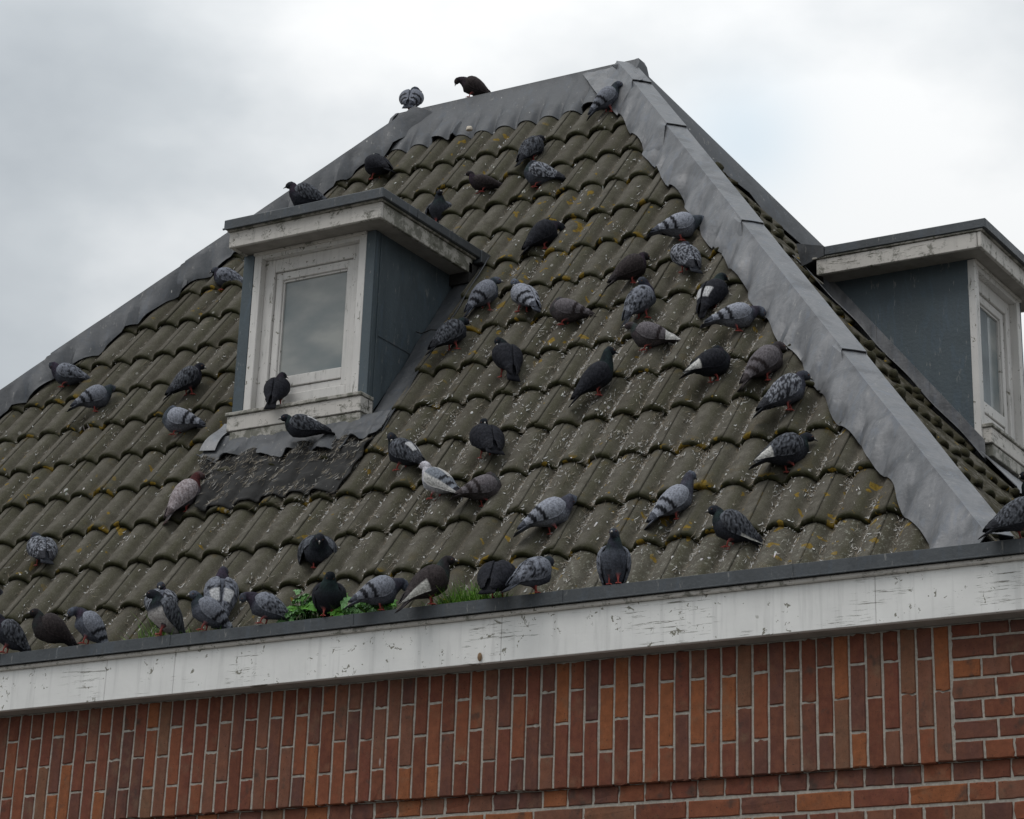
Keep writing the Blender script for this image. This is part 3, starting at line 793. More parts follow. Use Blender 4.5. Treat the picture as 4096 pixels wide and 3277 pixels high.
def brick(x0, x1, z0, z1, yf, par):
    """front face at yf"""
    global nb
    w_, h_ = x1-x0, z1-z0
    key = (round(w_, 3), round(h_, 3), random.randrange(5))
    if key not in bcache: bcache[key] = brick_me(w_, h_, .05, len(bcache))
    cx_, cz_ = (x0+x1)/2, (z0+z1)/2
    loc = Vector((cx_+random.uniform(-.0008, .0008), yf+.025+random.uniform(-.0015, .0012), cz_+random.uniform(-.0008, .0008)))
    rot = Matrix.Rotation(random.uniform(-.006, .006), 4, 'Y')
    if not near_any([(x0, yf, z0), (x1, yf, z0), (x0, yf, z1), (x1, yf, z1)], 5) or nb >= 300:
        n = len(hidb.v); mt = Matrix.Translation(loc); me = bcache[key]
        hidb.v += [mt @ v.co for v in me.vertices]; hidb.f += [[n+i for i in p.vertices] for p in me.polygons]; return
    o = bpy.data.objects.new('brick', bcache[key]); C.objects.link(o); o.parent = par
    o.matrix_local = Matrix.Translation(loc) @ rot
    nb += 1
XB, PC, J = -.0854, .065, .0090
for i in range(-60, 67):
    xc = XB+PC*i
    if xc > 4.23: break
    a, b_ = xc-PC/2+J/2, xc+PC/2-J/2
    dz = random.uniform(-.003, .003); e = random.uniform(-.003, .002)
    if i % 2 == 0: cuts = [(-.2475+e, -J/2+dz), (J/2+dz, .232)]
    else: cuts = [(-.2475+e, -.1235-J/2+dz), (-.1235+J/2+dz, .1235-J/2+dz), (.1235+J/2+dz, .232)]
    for z0, z1 in cuts: brick(a, b_, z0, z1, 0., wall)
zq = [.232, .184, .109, .038, -.036, -.108, -.179, -.2475]
for r in range(7):
    z1, z0 = zq[r]-J/2*(r > 0), zq[r+1]+J/2*(r < 6)
    xs = [4.241, 4.352, 4.463, 4.573, XW+.004] if r % 2 == 0 else [4.241, 4.405, 4.625, XW+.004]
    for a, b_ in zip(xs, xs[1:]): brick(a+J/2, b_-J/2, z0, z1, 0., wall)
zc = -.2455-.004
for r in range(7):
    z1 = -.2495-.0737*r; z0 = z1-.0737+.0115
    if r % 2 == 0:
        xs = [4.22-.111*k for k in range(78)][::-1]+[4.33, 4.44, 4.55, XW-.02]
    else:
        xs = [4.279-.2205*k for k in range(39)][::-1]+[4.383, 4.49, XW-.02]
    for a, b_ in zip(xs, xs[1:]): brick(a+J/2, b_-J/2, z0, z1, .022, wall)
print('BRICKS', nb)
hb_ = hidb.build('brick', MBR, wall); tag(hb_, kind='stuff')

# ground to the horizon
gr = MB(); gr.grid([[(-2500, -2500, -3.6), (2500, -2500, -3.6)], [(-2500, 2500, -3.6), (2500, 2500, -3.6)]]); go = gr.build('ground', MGROUND); tag(go, kind='structure')

# ------------------------------------------------------------------ litter: feathers, droppings, straw
def in_dormer(x, v): return .0 < x < 1.12 and 1.45 < v < 3.05
def litter():
    vs, fs, cols = [], [], []
    rnd = random.Random(11)
    def piece(p, nrm, along, ln, wd, col, curl):
        ln *= 1.25
        side = along.cross(nrm).normalized(); n = len(vs)
        for k, (t, w_) in enumerate(((0, .35), (.5, 1.), (1, .15))):
            c = p+along*ln*(t-.5)+nrm*(.003+curl*(t-.5)**2*4)
            vs.append(c-side*wd*w_*.5); vs.append(c+side*wd*w_*.5); cols.extend([col, col])
        fs.extend([(n, n+1, n+3, n+2), (n+2, n+3, n+5, n+4)])
    pale = [(.36, .34, .31), (.25, .23, .20), (.46, .45, .43)]; buff = [(.17, .14, .10), (.24, .20, .15), (.10, .08, .06)]
    up = Vector((0, cos(A), sin(A)))
    def ok(x, v):
        z = ZR+v*sin(A)
        return .12 < v < 4.5 and hipp(z, -1).x+.2 < x < hipp(z, 1).x-.24 and not in_dormer(x, v)
    def one(x, v, spread=.75):
        nrm = (NF+Vector((rnd.uniform(-.45, .45), rnd.uniform(-.45, .45), rnd.uniform(-.3, .3)))).normalized()
        ang = rnd.gauss(0, spread); al = (up*cos(ang)+Vector((1, 0, 0))*sin(ang)).normalized()
        p = tile_pt(x, v, .0015); t = rnd.random()
        if t < .45: piece(p, nrm, al, rnd.uniform(.008, .026), rnd.uniform(.0015, .0045), rnd.choice(pale), rnd.uniform(0, .007))
        elif t < .93: piece(p, nrm, al, rnd.uniform(.012, .045), rnd.uniform(.001, .0024), rnd.choice(buff), rnd.uniform(0, .010))
        else: piece(p, nrm, al, rnd.uniform(.010, .020), rnd.uniform(.004, .008), (.40, .40, .39), rnd.uniform(0, .006))
    def splat(x, v, r, run):
        n = len(vs); K = 9; c = rnd.choice([(.40, .39, .36), (.30, .29, .26), (.50, .49, .47)])
        vs.append(tile_pt(x, v, .0022)); cols.append(c)
        for k in range(K):
            a_ = 2*pi*k/K; rr = r*rnd.uniform(.55, 1.25)
            dx, dv = rr*cos(a_), rr*sin(a_)*(1+(run if sin(a_) < -.3 else 0))
            vs.append(tile_pt(x+dx, v+dv, .0015)); cols.append(tuple(q*rnd.uniform(.7, 1) for q in c))
        for k in range(K): fs.append((n, n+1+k, n+1+(k+1) % K))
    made = 0
    while made < 3000:
        v = rnd.uniform(.12, 4.5); x = rnd.uniform(-2.2, 4.4)
        if not ok(x, v): continue
        dens = .10+.95*math.exp(-((x-2.5)/1.15)**2-((v-1.5)/1.0)**2)+.3*math.exp(-((x-.9)/.9)**2-((v-.8)/.6)**2)+.1*math.exp(-((v-.3)/.3)**2)
        row = math.floor((v-V0)/G); fr = (v-V0)/G-row
        ph = (x-seam_base(row, x)+.012)/(PITCH/2); f = ph-math.floor(ph)
        wgt = dens*(.03+1.0*math.exp(-((f-.53)/.13)**2))*(.35+1.1*fr**2)*(.3+1.6*max(0, noise.noise(Vector((x*4, v*4, 1)))+.3))
        if rnd.random() > wgt: continue
        made += 1; nn = rnd.choice((2, 3, 5, 8, 12, 16)); sd_ = rnd.uniform(.008, .022)
        for _ in range(nn):
            xx, vv_ = x+rnd.gauss(0, sd_*.7), v+rnd.gauss(0, sd_*1.6)
            if ok(xx, vv_): one(xx, vv_, .9)
    made = 0
    while made < 2300:
        v = rnd.uniform(.12, 4.5); x = rnd.uniform(-2.2, 4.4)
        if not ok(x, v) or rnd.random() > .3+.7*math.exp(-((x-2.3)/1.6)**2-((v-1.5)/1.4)**2): continue
        made += 1
        if rnd.random() < .78: one(x, v)
        else: splat(x, v, rnd.choice((.002, .003, .003, .004, .006)), rnd.choice((0, .5, 2, 4)))
    for b_ in BIRDS:                      # droppings below the perches
        p = b_[0]; v = (p.z-ZR)/sin(A); x = p.x
        for _ in range(7):
            xx, vv_ = x+rnd.gauss(0, .05), v-abs(rnd.gauss(.03, .06))
            if ok(xx, vv_) and abs(p.y-(YR+v*cos(A))) < .1: splat(xx, vv_, rnd.uniform(.002, .006), rnd.choice((0, 1, 3)))
    # dropping-crusted mat on the bitumen sheet
    for _ in range(2600):
        u, q = rnd.random(), rnd.random()
        if rnd.random() > .06+.7*math.exp(-((q-.85)/.16)**2)+.8*(noise.noise(Vector((u*9, q*5, 0))) > .14): continue
        p = blk(u, q)+NF*.002; ang = rnd.gauss(.5, .6)
        al = (Vector((0, cos(A), sin(A)))*cos(ang)+Vector((1, 0, 0))*sin(ang)).normalized()
        piece(p, NF, al, rnd.uniform(.010, .034), rnd.uniform(.0015, .0045), random.choice([(.20, .175, .14), (.13, .11, .08), (.30, .29, .27), (.10, .085, .065)]), .002)
    return mesh('feather_litter', vs, fs, MLIT, None, False, cols)
def mossy():
    rnd = random.Random(5); mb = MB()
    for k in range(420):
        row = rnd.randrange(-1, 13); v = .40+row*.3195+rnd.uniform(-.012, .05); i = rnd.randrange(0, 60)
        y = .08-.018+i*PITCH/2+rnd.gauss(0, .02)
        z = ZR+v*sin(B); y0 = YR+(z-ZR)/tan(A)+.16
        if y < y0 or y > 3.2: continue
        if y > 2.5 and 1.5 < v < 3.1: continue
        p = sp_(y, v, -.006)
        bm = bmesh.new(); bmesh.ops.create_icosphere(bm, subdivisions=2, radius=1)
        s = rnd.uniform(.014, .032); fl = rnd.uniform(.5, .8)
        for vv in bm.verts:
            q = vv.co.copy(); r = 1+.35*noise.noise(q*2.2+Vector((k, 0, 0)))
            q = Vector((q.x*s*r, q.y*s*r*1.2, q.z*s*r*1.0)); vv.co = q+p
        mb.addbm(bm)
    return mb.build('moss', MMOSS, None, True)
tag(mossy(), kind='stuff', label='dark moss cushions growing on the lips of the right-slope tiles', cat='moss')

# ------------------------------------------------------------------ weeds in the gutter
def grass(name, x0, x1, hmax, n, label, seed, cat='grass tuft'):
    rnd = random.Random(seed); vs, fs, cols = [], [], []
    for _ in range(n):
        t = rnd.random(); x = x0+(x1-x0)*t; y = rnd.uniform(-.085, .03)
        prof = sin(pi*min(max(t, .06), .94))**.6
        h = hmax*prof*rnd.uniform(.55, 1.1)+.055; base = Vector((x, y, .42)); lean = Vector((rnd.gauss(.05, .3), rnd.gauss(-.15, .3), 0))*h
        wd = rnd.uniform(.0016, .0034); sd_ = Vector((rnd.gauss(0, 1), rnd.gauss(0, 1), 0)).normalized()*wd
        c0 = random.choice([(.09, .24, .018), (.15, .34, .03), (.06, .17, .015), (.20, .34, .05)])
        n0 = len(vs)
        for k in range(5):
            s = k/4; c = base+Vector((0, 0, h*(s-.18*s*s*rnd.uniform(.5, 1.5))))+lean*s*s
            ww = (1-s)**.7+.05
            vs.append(c-sd_*ww); vs.append(c+sd_*ww); cols.extend([tuple(q*(.5+.6*s) for q in c0)]*2)
        for k in range(4): fs.append((n0+2*k, n0+2*k+1, n0+2*k+3, n0+2*k+2))
    o = mesh(name, vs, fs, MLEAF, None, False, cols); o2 = tag(o, label, cat, 'grass and weeds in the gutter'); return o
def weed(name, x0, x1, hmax, n, label, seed):
    rnd = random.Random(seed); root = empty(name, ((x0+x1)/2, -.03, .42)); tag(root, label, 'weed', 'grass and weeds in the gutter')
    vs, fs, cols = [], [], []; st = MB(); org = root.location.copy()
    for _ in range(n):
        t = rnd.random(); x = x0+(x1-x0)*t; y = rnd.uniform(-.09, .03)
        h = .07+hmax*rnd.uniform(.25, 1)*(.45+.55*sin(pi*t)+.25*noise.noise(Vector((x*25, seed, 0))))
        tip = Vector((x+rnd.gauss(0, .02), y+rnd.gauss(-.01, .015), .405+h))
        b0 = Vector((x, y, .42))
        st.grid([[b0-org+Vector((dx, 0, 0)) for dx in (-.0015, .0015)], [tip-org+Vector((dx, 0, 0)) for dx in (-.001, .001)]])
        # lobed leaf
        sz = rnd.uniform(.022, .044); nrm = (Vector((rnd.gauss(0, .5), -.7+rnd.gauss(0, .4), .7))).normalized()
        ax = Vector((rnd.gauss(0, 1), rnd.gauss(0, .5), rnd.gauss(0, .6))); ax = (ax-nrm*ax.dot(nrm)).normalized(); bx_ = nrm.cross(ax)
        c0 = random.choice([(.08, .24, .03), (.13, .34, .045), (.05, .14, .03), (.12, .25, .09)])
        n0 = len(vs); vs.append(tip-org); cols.append(tuple(q*.8 for q in c0)); K = 14
        for k in range(K):
            a_ = 2*pi*k/K; r = sz*(.75+.25*cos(2.5*a_)+.12*rnd.uniform(-1, 1))*(1.0 if k % 2 else .78)
            vs.append(tip-org+(ax*cos(a_)*1.2+bx_*sin(a_))*r-nrm*r*.25*(k % 2)); cols.append(c0)
        for k in range(K): fs.append((n0, n0+1+k, n0+1+(k+1) % K))
    mesh('leaf', vs, fs, MLEAF, root, False, cols)
    st.build('stem', m_stem, root)
    return root
m_stem = m_flat('stem', (.05, .11, .02), .7)
grass('grass_tuft', .55, .76, .17, 150, 'thin tuft of grass in the gutter right of the head-down pigeon at the left', 1)
grass('grass_tuft', .80, .92, .09, 70, 'short grass behind the dark-winged pigeon with the pale belly', 2)
grass('grass_tuft', .93, 1.06, .08, 40, 'few grass blades between two pigeons on the left part of the gutter', 3)
weed('leafy_weed', 1.345, 1.60, .15, 110, 'leafy green weed in the gutter left of the dark round pigeon', 4)
weed('leafy_weed', 1.64, 1.86, .10, 70, 'low leafy weed right of the dark round pigeon', 5)
grass('grass_tuft', 1.60, 1.87, .09, 130, 'fine green grass mixed into the low weed right of the dark round pigeon', 6)
grass('grass_tuft', 2.03, 2.44, .135, 900, 'lush bright grass clump behind the brown and white pigeon', 7)

# ------------------------------------------------------------------ small things
def blobobj(name, p, r, mat, label, cat, seed=0):
    bm = bmesh.new(); bmesh.ops.create_icosphere(bm, subdivisions=3, radius=1)
    for vv in bm.verts:
        q = vv.co; k = 1+.22*noise.noise(q*1.7+Vector((seed, 0, 0))); vv.co = Vector((q.x*r[0]*k, q.y*r[1]*k, max(q.z, -.35)*r[2]*k+r[2]*.35))+Vector(p)
    mb = MB(); mb.addbm(bm); return tag(mb.build(name, mat, None, True), label, cat)
MSHELL = m_flat('chalky_shell', (.52, .46, .38), .7, .2, 40)
blobobj('stone', (.915, 1.10, 2.872), (.028, .02, .022), MSHELL, 'small pale chalky lump lying on the flat roof of the front dormer', 'stone')
blobobj('shell', tuple(fp(.37, 4.545, .012)), (.022, .016, .02), MSHELL, 'small round white shell lying on the tiles under the ridge lead', 'shell', 3)
def tube_obj(name, pts, r, mat, label, cat):
    P = []
    for i, p in enumerate(pts):
        T = (pts[min(i+1, len(pts)-1)]-pts[max(i-1, 0)]).normalized(); a_ = T.cross(Vector((.3, .2, .9))).normalized(); b_ = T.cross(a_)
        P.append([p+a_*r*cos(k*pi/3)+b_*r*sin(k*pi/3) for k in range(6)])
    return tag(MB().grid(P, True).build(name, mat, None, True), label, cat)
tube_obj('cable', [fp(.945, 2.36, .01), fp(.99, 2.33, .012), fp(1.04, 2.345, .016), fp(1.09, 2.335, .012), fp(1.13, 2.30, .004)], .003, MDK, 'thin dark cable lying on the lead beside the front dormer cheek', 'cable')
# brown cocoon on the fascia foot
cx0 = Vector((1.92, 0, 0))
bmx = bmesh.new(); bmesh.ops.create_uvsphere(bmx, u_segments=12, v_segments=8, radius=1)
for vv in bmx.verts: vv.co = Vector((vv.co.x*.010, vv.co.y*.006, vv.co.z*.017))+Vector((2.327, -.105, .262))
mbx = MB(); mbx.addbm(bmx); tag(mbx.build('cocoon', m_flat('cocoon', (.22, .14, .08), .9, .3, 120), None, True), 'small brown cocoon stuck near the lower edge of the white eaves board', 'cocoon')

# ------------------------------------------------------------------ pigeons
IMG = radians(32.3)
def lerp3(a, b, t): return tuple(x+(y-x)*t for x, y in zip(a, b))
SCH = {
 'bar':   dict(body=(.105, .11, .122), wing=(.20, .205, .215), bar=(.018, .018, .02), neck=(.030, .034, .042), head=(.075, .082, .095), tail=(.075, .08, .09), pat='bar'),
 'pale':  dict(body=(.17, .175, .185), wing=(.28, .285, .295), bar=(.02, .02, .022), neck=(.060, .066, .075), head=(.10, .11, .125), tail=(.10, .105, .115), pat='bar'),
 'brown': dict(body=(.095, .080, .076), wing=(.155, .135, .13), bar=(.035, .026, .024), neck=(.060, .045, .045), head=(.065, .052, .05), tail=(.07, .058, .054), pat='bar'),
 'dbrown':dict(body=(.040, .032, .030), wing=(.045, .034, .031), bar=(.022, .017, .016), neck=(.024, .019, .020), head=(.024, .02, .02), tail=(.04, .034, .032), pat='scale'),
 'check': dict(body=(.085, .09, .10), wing=(.17, .175, .185), bar=(.016, .016, .018), neck=(.022, .022, .030), head=(.05, .054, .062), tail=(.055, .058, .064), pat='check'),
 'dcheck':dict(body=(.045, .047, .053), wing=(.12, .125, .13), bar=(.013, .013, .015), neck=(.014, .015, .020), head=(.022, .024, .029), tail=(.03, .031, .034), pat='dcheck'),
 'dark':  dict(body=(.016, .017, .020), wing=(.016, .0165, .020), bar=(.006, .006, .008), neck=(.008, .013, .014), head=(.010, .013, .016), tail=(.012, .012, .014), pat='scale'),
 'speck': dict(body=(.10, .105, .115), wing=(.26, .265, .27), bar=(.03, .03, .032), neck=(.035, .037, .045), head=(.045, .048, .055), tail=(.04, .042, .046), pat='speck'),
 'maroon':dict(body=(.11, .095, .095), wing=(.36, .32, .30), bar=(.10, .055, .045), neck=(.062, .018, .016), head=(.085, .055, .05), tail=(.09, .08, .075), pat='scale'),
 'pied':  dict(body=(.42, .41, .40), wing=(.16, .17, .175), bar=(.02, .02, .022), neck=(.36, .34, .33), head=(.46, .43, .42), tail=(.025, .025, .028), pat='bar'),
}
POSE = { # neck elev, az, len ; head az, elev
 'alert': (74, 0, .070, 0, -4), 'relax': (62, 0, .046, 0, -8), 'short': (48, 0, .028, 0, -14), 'down': (8, 0, .050, 0, -58),
 'preenL': (52, 62, .046, 130, -55), 'preenR': (52, -62, .046, -130, -55), 'tuck': (66, 150, .040, 172, -30), 'tuckR': (66, -150, .040, -172, -30),
 'breast': (40, 10, .050, 15, -100), 'turnR': (60, 0, .058, -70, -12), 'turnL': (60, 0, .058, 70, -12),
}
def dirv(el, az): return Vector((cos(el)*cos(az), cos(el)*sin(az), sin(el)))
PN = 26
def pigeon(P, phi, pitch, pose, sch, fluff=1., sit=False, size=1., label='', white=None, sheen=None, fan=1., seed=0, droop=0.):
    s = SCH[sch]; rnd = random.Random(seed*13+5)
    fluff = 1.10+(fluff-1)*1.25
    root = empty('pigeon', P); root.rotation_euler = (0, 0, radians(phi)+IMG); root.scale = (size*.91*rnd.uniform(.97, 1.03), size*.91*rnd.uniform(.96, 1.07), size*.91*rnd.uniform(.96, 1.05))
    tag(root, label, 'pigeon', 'pigeons resting on the roof')
    legh = .028 if sit else .046
    if sit: legh = .046*fluff*.86
    th = radians(pitch); ax = Vector((cos(th), 0, sin(th))); up = Vector((-sin(th), 0, cos(th)))
    H = Vector((-.012, 0, legh+.030*fluff+.012*sin(th)))     # body centre above the feet
    def bp(x, z): return H+ax*x+up*z
    st = [(-.180, -.027, .035*fan, .0025), (-.152, -.021, .033*fan, .0045), (-.122, -.014, .028*fan, .008), (-.100, -.007, .027, .013), (-.078, .0, .033, .023), (-.050, .0, .043, .034), (-.018, -.001, .051, .043), (.018, .0, .054, .048), (.046, .001, .053, .050)]
    ctr = []; rad = []; typ = []
    sq = 1-.35*max(0, min(.35, fluff-1.1))
    for x, z, w_, h_ in st:
        x0_ = x; x = x*sq
        f = fluff if x > -.09 else 1+(fluff-1)*.3
        ctr.append(bp(x, z)); rad.append((w_*f, h_*f)); typ.append(x0_)
    ne, na, nl, ha, he = POSE[pose]
    if pose in ('relax', 'short', 'alert', 'down'): ha += rnd.uniform(-38, 38); he += rnd.uniform(-12, 8); ne += rnd.uniform(-6, 8)
    droop = max(droop, rnd.choice((0, 0, .12, .25)))
    nd = dirv(radians(ne), radians(na)); hdv = dirv(radians(he), radians(ha))
    P0 = bp(.044, .002); P3 = bp(.070, .022)+nd*nl*(1 if pose not in ('alert',) else 1.0)
    P1 = P0+ax*.030+up*.006; P2 = P3-nd*.028
    NK = 7
    r0, r1 = .047*fluff, .0205
    for k in range(1, NK+1):
        t = k/NK; q = P0*(1-t)**3+P1*3*t*(1-t)**2+P2*3*t*t*(1-t)+P3*t**3
        rr = r0+(r1-r0)*(t**.75); rr = max(rr, .0195*(1 if fluff < 1.1 else 1.08))
        ctr.append(q); rad.append((rr*.98, rr)); typ.append(1+t)
    for d, w_, h_ in ((.010, .0192, .0205), (.021, .0185, .020), (.031, .016, .0165), (.038, .0115, .0118), (.043, .0065, .006)):
        sm = min(1, d/.02); dd = (nd*(1-sm)+hdv*sm)
        ctr.append(P3+nd*min(d, .012)*.7+hdv*max(0, d-.006)); rad.append((w_, h_)); typ.append(3+d)
    # rings
    K = PN; vs = []; cols = []
    side = Vector((0, 1, 0)); prevT = None
    headc = None
    for i, c in enumerate(ctr):
        a_ = ctr[max(i-1, 0)]; b_ = ctr[min(i+1, len(ctr)-1)]; T = (b_-a_).normalized()
        side = (side-T*side.dot(T)).normalized(); nrm = T.cross(side)*-1
        if i == 0: nrm = -T.cross(side)
        nrm = side.cross(T)*-1 if False else T.cross(side)*-1
        # make nrm point 'up' of the body
        w_, h_ = rad[i]
        for k in range(K):
            a2 = 2*pi*k/K
            belly = 1.0
            if sin(a2) < 0 and -.09 < typ[i] < .07: belly = 1.06
            q = c+side*w_*cos(a2)+nrm*(-1)*h_*sin(a2)*belly*-1
            q = q+(q-c)*(.06*noise.noise(q*34+Vector((seed, 0, 0)))+.05*noise.noise(q*80))*(fluff*2.4-1.5)
            vs.append(q)
            tt = typ[i]; up_ = sin(a2)
            if tt < -.14: col = lerp3(s['tail'], s['bar'], .8) if tt < -.16 else s['tail']
            elif tt < -.1: col = s['tail']
            elif tt < 1: col = lerp3(s['body'], s['tail'], max(0, (-.07-tt)/.04)) if tt < -.03 else s['body']
            elif tt < 2.4: col = lerp3(s['body'], s['neck'], min(1, (tt-1)/.28))
            else: col = s['head']
            if 1 < tt < 2.2:
                sh = sheen or ((.018, .036, .032) if seed % 2 else (.040, .024, .040))
                m_ = max(0, noise.noise(q*30+Vector((0, seed, 0)))+.35)*.7*min(1, (tt-1)*3)
                if sch not in ('pied', 'maroon'): col = lerp3(col, sh, min(1, m_))
            if tt > 3.02: col = s['head']
            if up_ < -.3 and tt < .05 and tt > -.1: col = tuple(x*1.05 for x in col)
            if white and white == 'belly' and -.1 < tt < 1.1: col = (.36, .34, .33)
            if white and white == 'tail' and tt < -.12 and cos(a2) * (1 if phi < 90 or phi > 270 else -1) < 2: col = (.50, .49, .47)
            if white and white == 'rump' and -.10 < tt < -.03: col = (.40, .40, .41)
            col = tuple(x*(1+.45*noise.noise(q*42+Vector((seed, 0, 0)))) for x in col)
            cols.append(col)
    fs = []
    R = len(ctr)
    for i in range(R-1):
        for k in range(K): fs.append((i*K+k, i*K+(k+1) % K, (i+1)*K+(k+1) % K, (i+1)*K+k))
    fs.append(tuple(range(K))[::-1]); fs.append(tuple((R-1)*K+k for k in range(K)))
    mesh('body', vs, fs, MF, root, True, cols)
    # beak, cere and eyes follow the head direction
    tip0 = ctr[-1]; side_h = side; T = hdv; upn = T.cross(side_h)
    if upn.z < 0 and abs(he) < 80: upn = -upn
    vb = []; RB = [(-.003, .0052, .0050), (.006, .0036, .0036), (.013, .0024, .0026), (.018, .0006, .0008)]
    for j, (d, w_, h_) in enumerate(RB):
        for k in range(8):
            a2 = 2*pi*k/8; vb.append(tip0+T*d-upn*(.004 if j == 3 else .001)+side_h*w_*cos(a2)+upn*h_*sin(a2))
    fb = [(i*8+k, i*8+(k+1) % 8, (i+1)*8+(k+1) % 8, (i+1)*8+k) for i in range(3) for k in range(8)]+[tuple(range(24, 32))]
    bk = mesh('beak', vb, fb, MBEAK, root, True)
    bm = bmesh.new(); bmesh.ops.create_uvsphere(bm, u_segments=8, v_segments=5, radius=.0042)
    for v_ in bm.verts: v_.co = v_.co+tip0+T*.001+upn*.0035
    mb = MB(); mb.addbm(bm); mb.build('cere', MCERE, bk, True)
    hc = ctr[-3]
    for sg in (-1, 1):
        bm = bmesh.new(); bmesh.ops.create_uvsphere(bm, u_segments=8, v_segments=6, radius=.0029)
        for v_ in bm.verts: v_.co = v_.co+hc+side_h*sg*.0155+upn*.004
        mb = MB(); mb.addbm(bm); mb.build('eye', MEYE, root, True)
    # wings
    ws = [(.076, .030, .026, 42, 8), (.064, .047, .041, 66, -14), (.046, .056, .050, 76, -26), (.020, .060, .054, 80, -33), (-.008, .058, .051, 82, -34), (-.034, .052, .045, 83, -32), (-.058, .044, .037, 84, -30), (-.080, .036, .029, 84, -27), (-.100, .029, .022, 82, -24), (-.120, .023, .017, 76, -22), (-.134, .017, .012, 66, -20), (-.148, .011, .008, 50, -10), (-.157, .006, .005, 30, 0)]
    NT = 15
    for sg in (-1, 1):
        outer = []; inner = []; wc = []
        fine = []
        NS_ = 42
        for ii in range(NS_+1):
            t = ii/NS_*(len(ws)-1); i0 = min(int(t), len(ws)-2); q_ = t-i0
            x, w_, h_, t0, t1 = [a_+(b_-a_)*q_ for a_, b_ in zip(ws[i0], ws[i0+1])]
            fine.append((ii/NS_, x*sq, w_*fluff**.9, h_*fluff**.9, t0, t1))
        for (sv, x, w_, h_, t0, t1) in fine:
            ro, ri = [], []
            zc_ = .004-.010*max(0, -x-.05)/.1
            dr = droop*max(0, .5-abs(sv-.6))*.08
            for j in range(NT+1):
                tt = j/NT; an = radians(t0+(t1-t0)*tt)
                bulge = 1+.10*sin(pi*tt)*(1 if sv < .8 else .4)
                feather = .0012*((sv*9+tt*2) % 1)*(1 if sv < .62 else 1.8)
                yy = sg*(w_*bulge+feather+.0015)*cos(an); zz = zc_+(h_*bulge+feather+.0015)*sin(an)-dr*tt
                yy += sg*.004*(sv > .7)+sg*droop*.035*tt*min(1, sv*2)
                ro.append(bp(x-.012*tt*min(1, sv*3)*(1-sv), zz)+Vector((0, yy, 0)))
                ri.append(bp(x-.012*tt*min(1, sv*3)*(1-sv), zz*.9)+Vector((0, yy-sg*.004, 0)))
                # colours
                c = s['wing']; pat = s['pat']
                slant = sv+.10*tt
                nz = noise.noise(Vector((sv*16, tt*9, seed*1.7+sg)))
                nz2 = noise.noise(Vector((sv*34, tt*17, seed*2.3+sg)))
                if pat == 'bar':
                    if .47 < slant < .53 or .62 < slant < .70: c = s['bar'] if tt > .12 else c
                    if sv > .74: c = lerp3(s['tail'], s['bar'], .35)
                elif pat == 'check':
                    if .18 < sv < .72 and (nz > .02 if sv > .3 else nz > .18): c = s['bar']
                    if sv > .72: c = s['tail']
                elif pat == 'dcheck':
                    if sv > .08 and nz2 < .20: c = s['bar']
                    if sv > .70: c = lerp3(s['bar'], s['tail'], .5)
                elif pat == 'speck':
                    if nz2 < .0 or sv > .68: c = s['bar']
                else:
                    c = lerp3(s['wing'], s['bar'], .5+.5*nz2)
                    if sv > .7: c = lerp3(s['tail'], s['bar'], .3)
                if abs(((sv*9+tt*2) % 1)-.02) < .07 and pat != 'scale' and sv < .62: c = tuple(x*.72 for x in c)
                if .06 < sv < .72:
                    cu = sv*12+1.1*noise.noise(Vector((sv*7, tt*8, seed*3.1))); cv_ = tt*6+.5*(int(cu) % 2)+.5*noise.noise(Vector((sv*9, tt*5, seed*1.3))); fu = cu % 1; ed = fu > .70 - .55*abs((cv_ % 1)-.5)
                    if not ed: c = lerp3(c, tuple(min(1, q*1.5+.012) for q in s['wing']) if pat in ('check', 'dcheck', 'scale') else tuple(q*.82 for q in c), .34 if pat in ('check', 'dcheck', 'scale') else .35)
                elif sv > .72 and (tt*6 % 1) < .3: c = tuple(q*1.45+.006 for q in c)
                if white == 'wingtip' and sv > .56 and tt > .35: c = (.52, .51, .49)
                if white == 'primaries' and sv > .40 and tt > .55: c = (.50, .49, .46)
                if white == 'patch' and .36 < sv < .56 and .0 < tt < .35: c = (.46, .46, .47)
                if white == 'edge' and sv > .45 and tt > .9: c = (.5, .49, .46)
                if white == 'pied' and (tt > .62 or (sv < .5 and tt < .14)): c = (.48, .47, .46)
                wc.append(c)
            outer.append(ro); inner.append(ri)
        Rr, Kk = NS_+1, NT+1
        vw = [q for r in outer for q in r]+[q for r in inner for q in r]; fw = []
        o_ = Rr*Kk
        for i in range(Rr-1):
            for j in range(Kk-1):
                fw.append((i*Kk+j, i*Kk+j+1, (i+1)*Kk+j+1, (i+1)*Kk+j)); fw.append((o_+i*Kk+j, o_+(i+1)*Kk+j, o_+(i+1)*Kk+j+1, o_+i*Kk+j+1))
            for j in (0, Kk-1): fw.append((i*Kk+j, (i+1)*Kk+j, o_+(i+1)*Kk+j, o_+i*Kk+j))
        for j in range(Kk-1):
            for i in (0, Rr-1): fw.append((i*Kk+j, i*Kk+j+1, o_+i*Kk+j+1, o_+i*Kk+j))
        mesh('wing', vw, fw, MF, root, True, wc+wc)
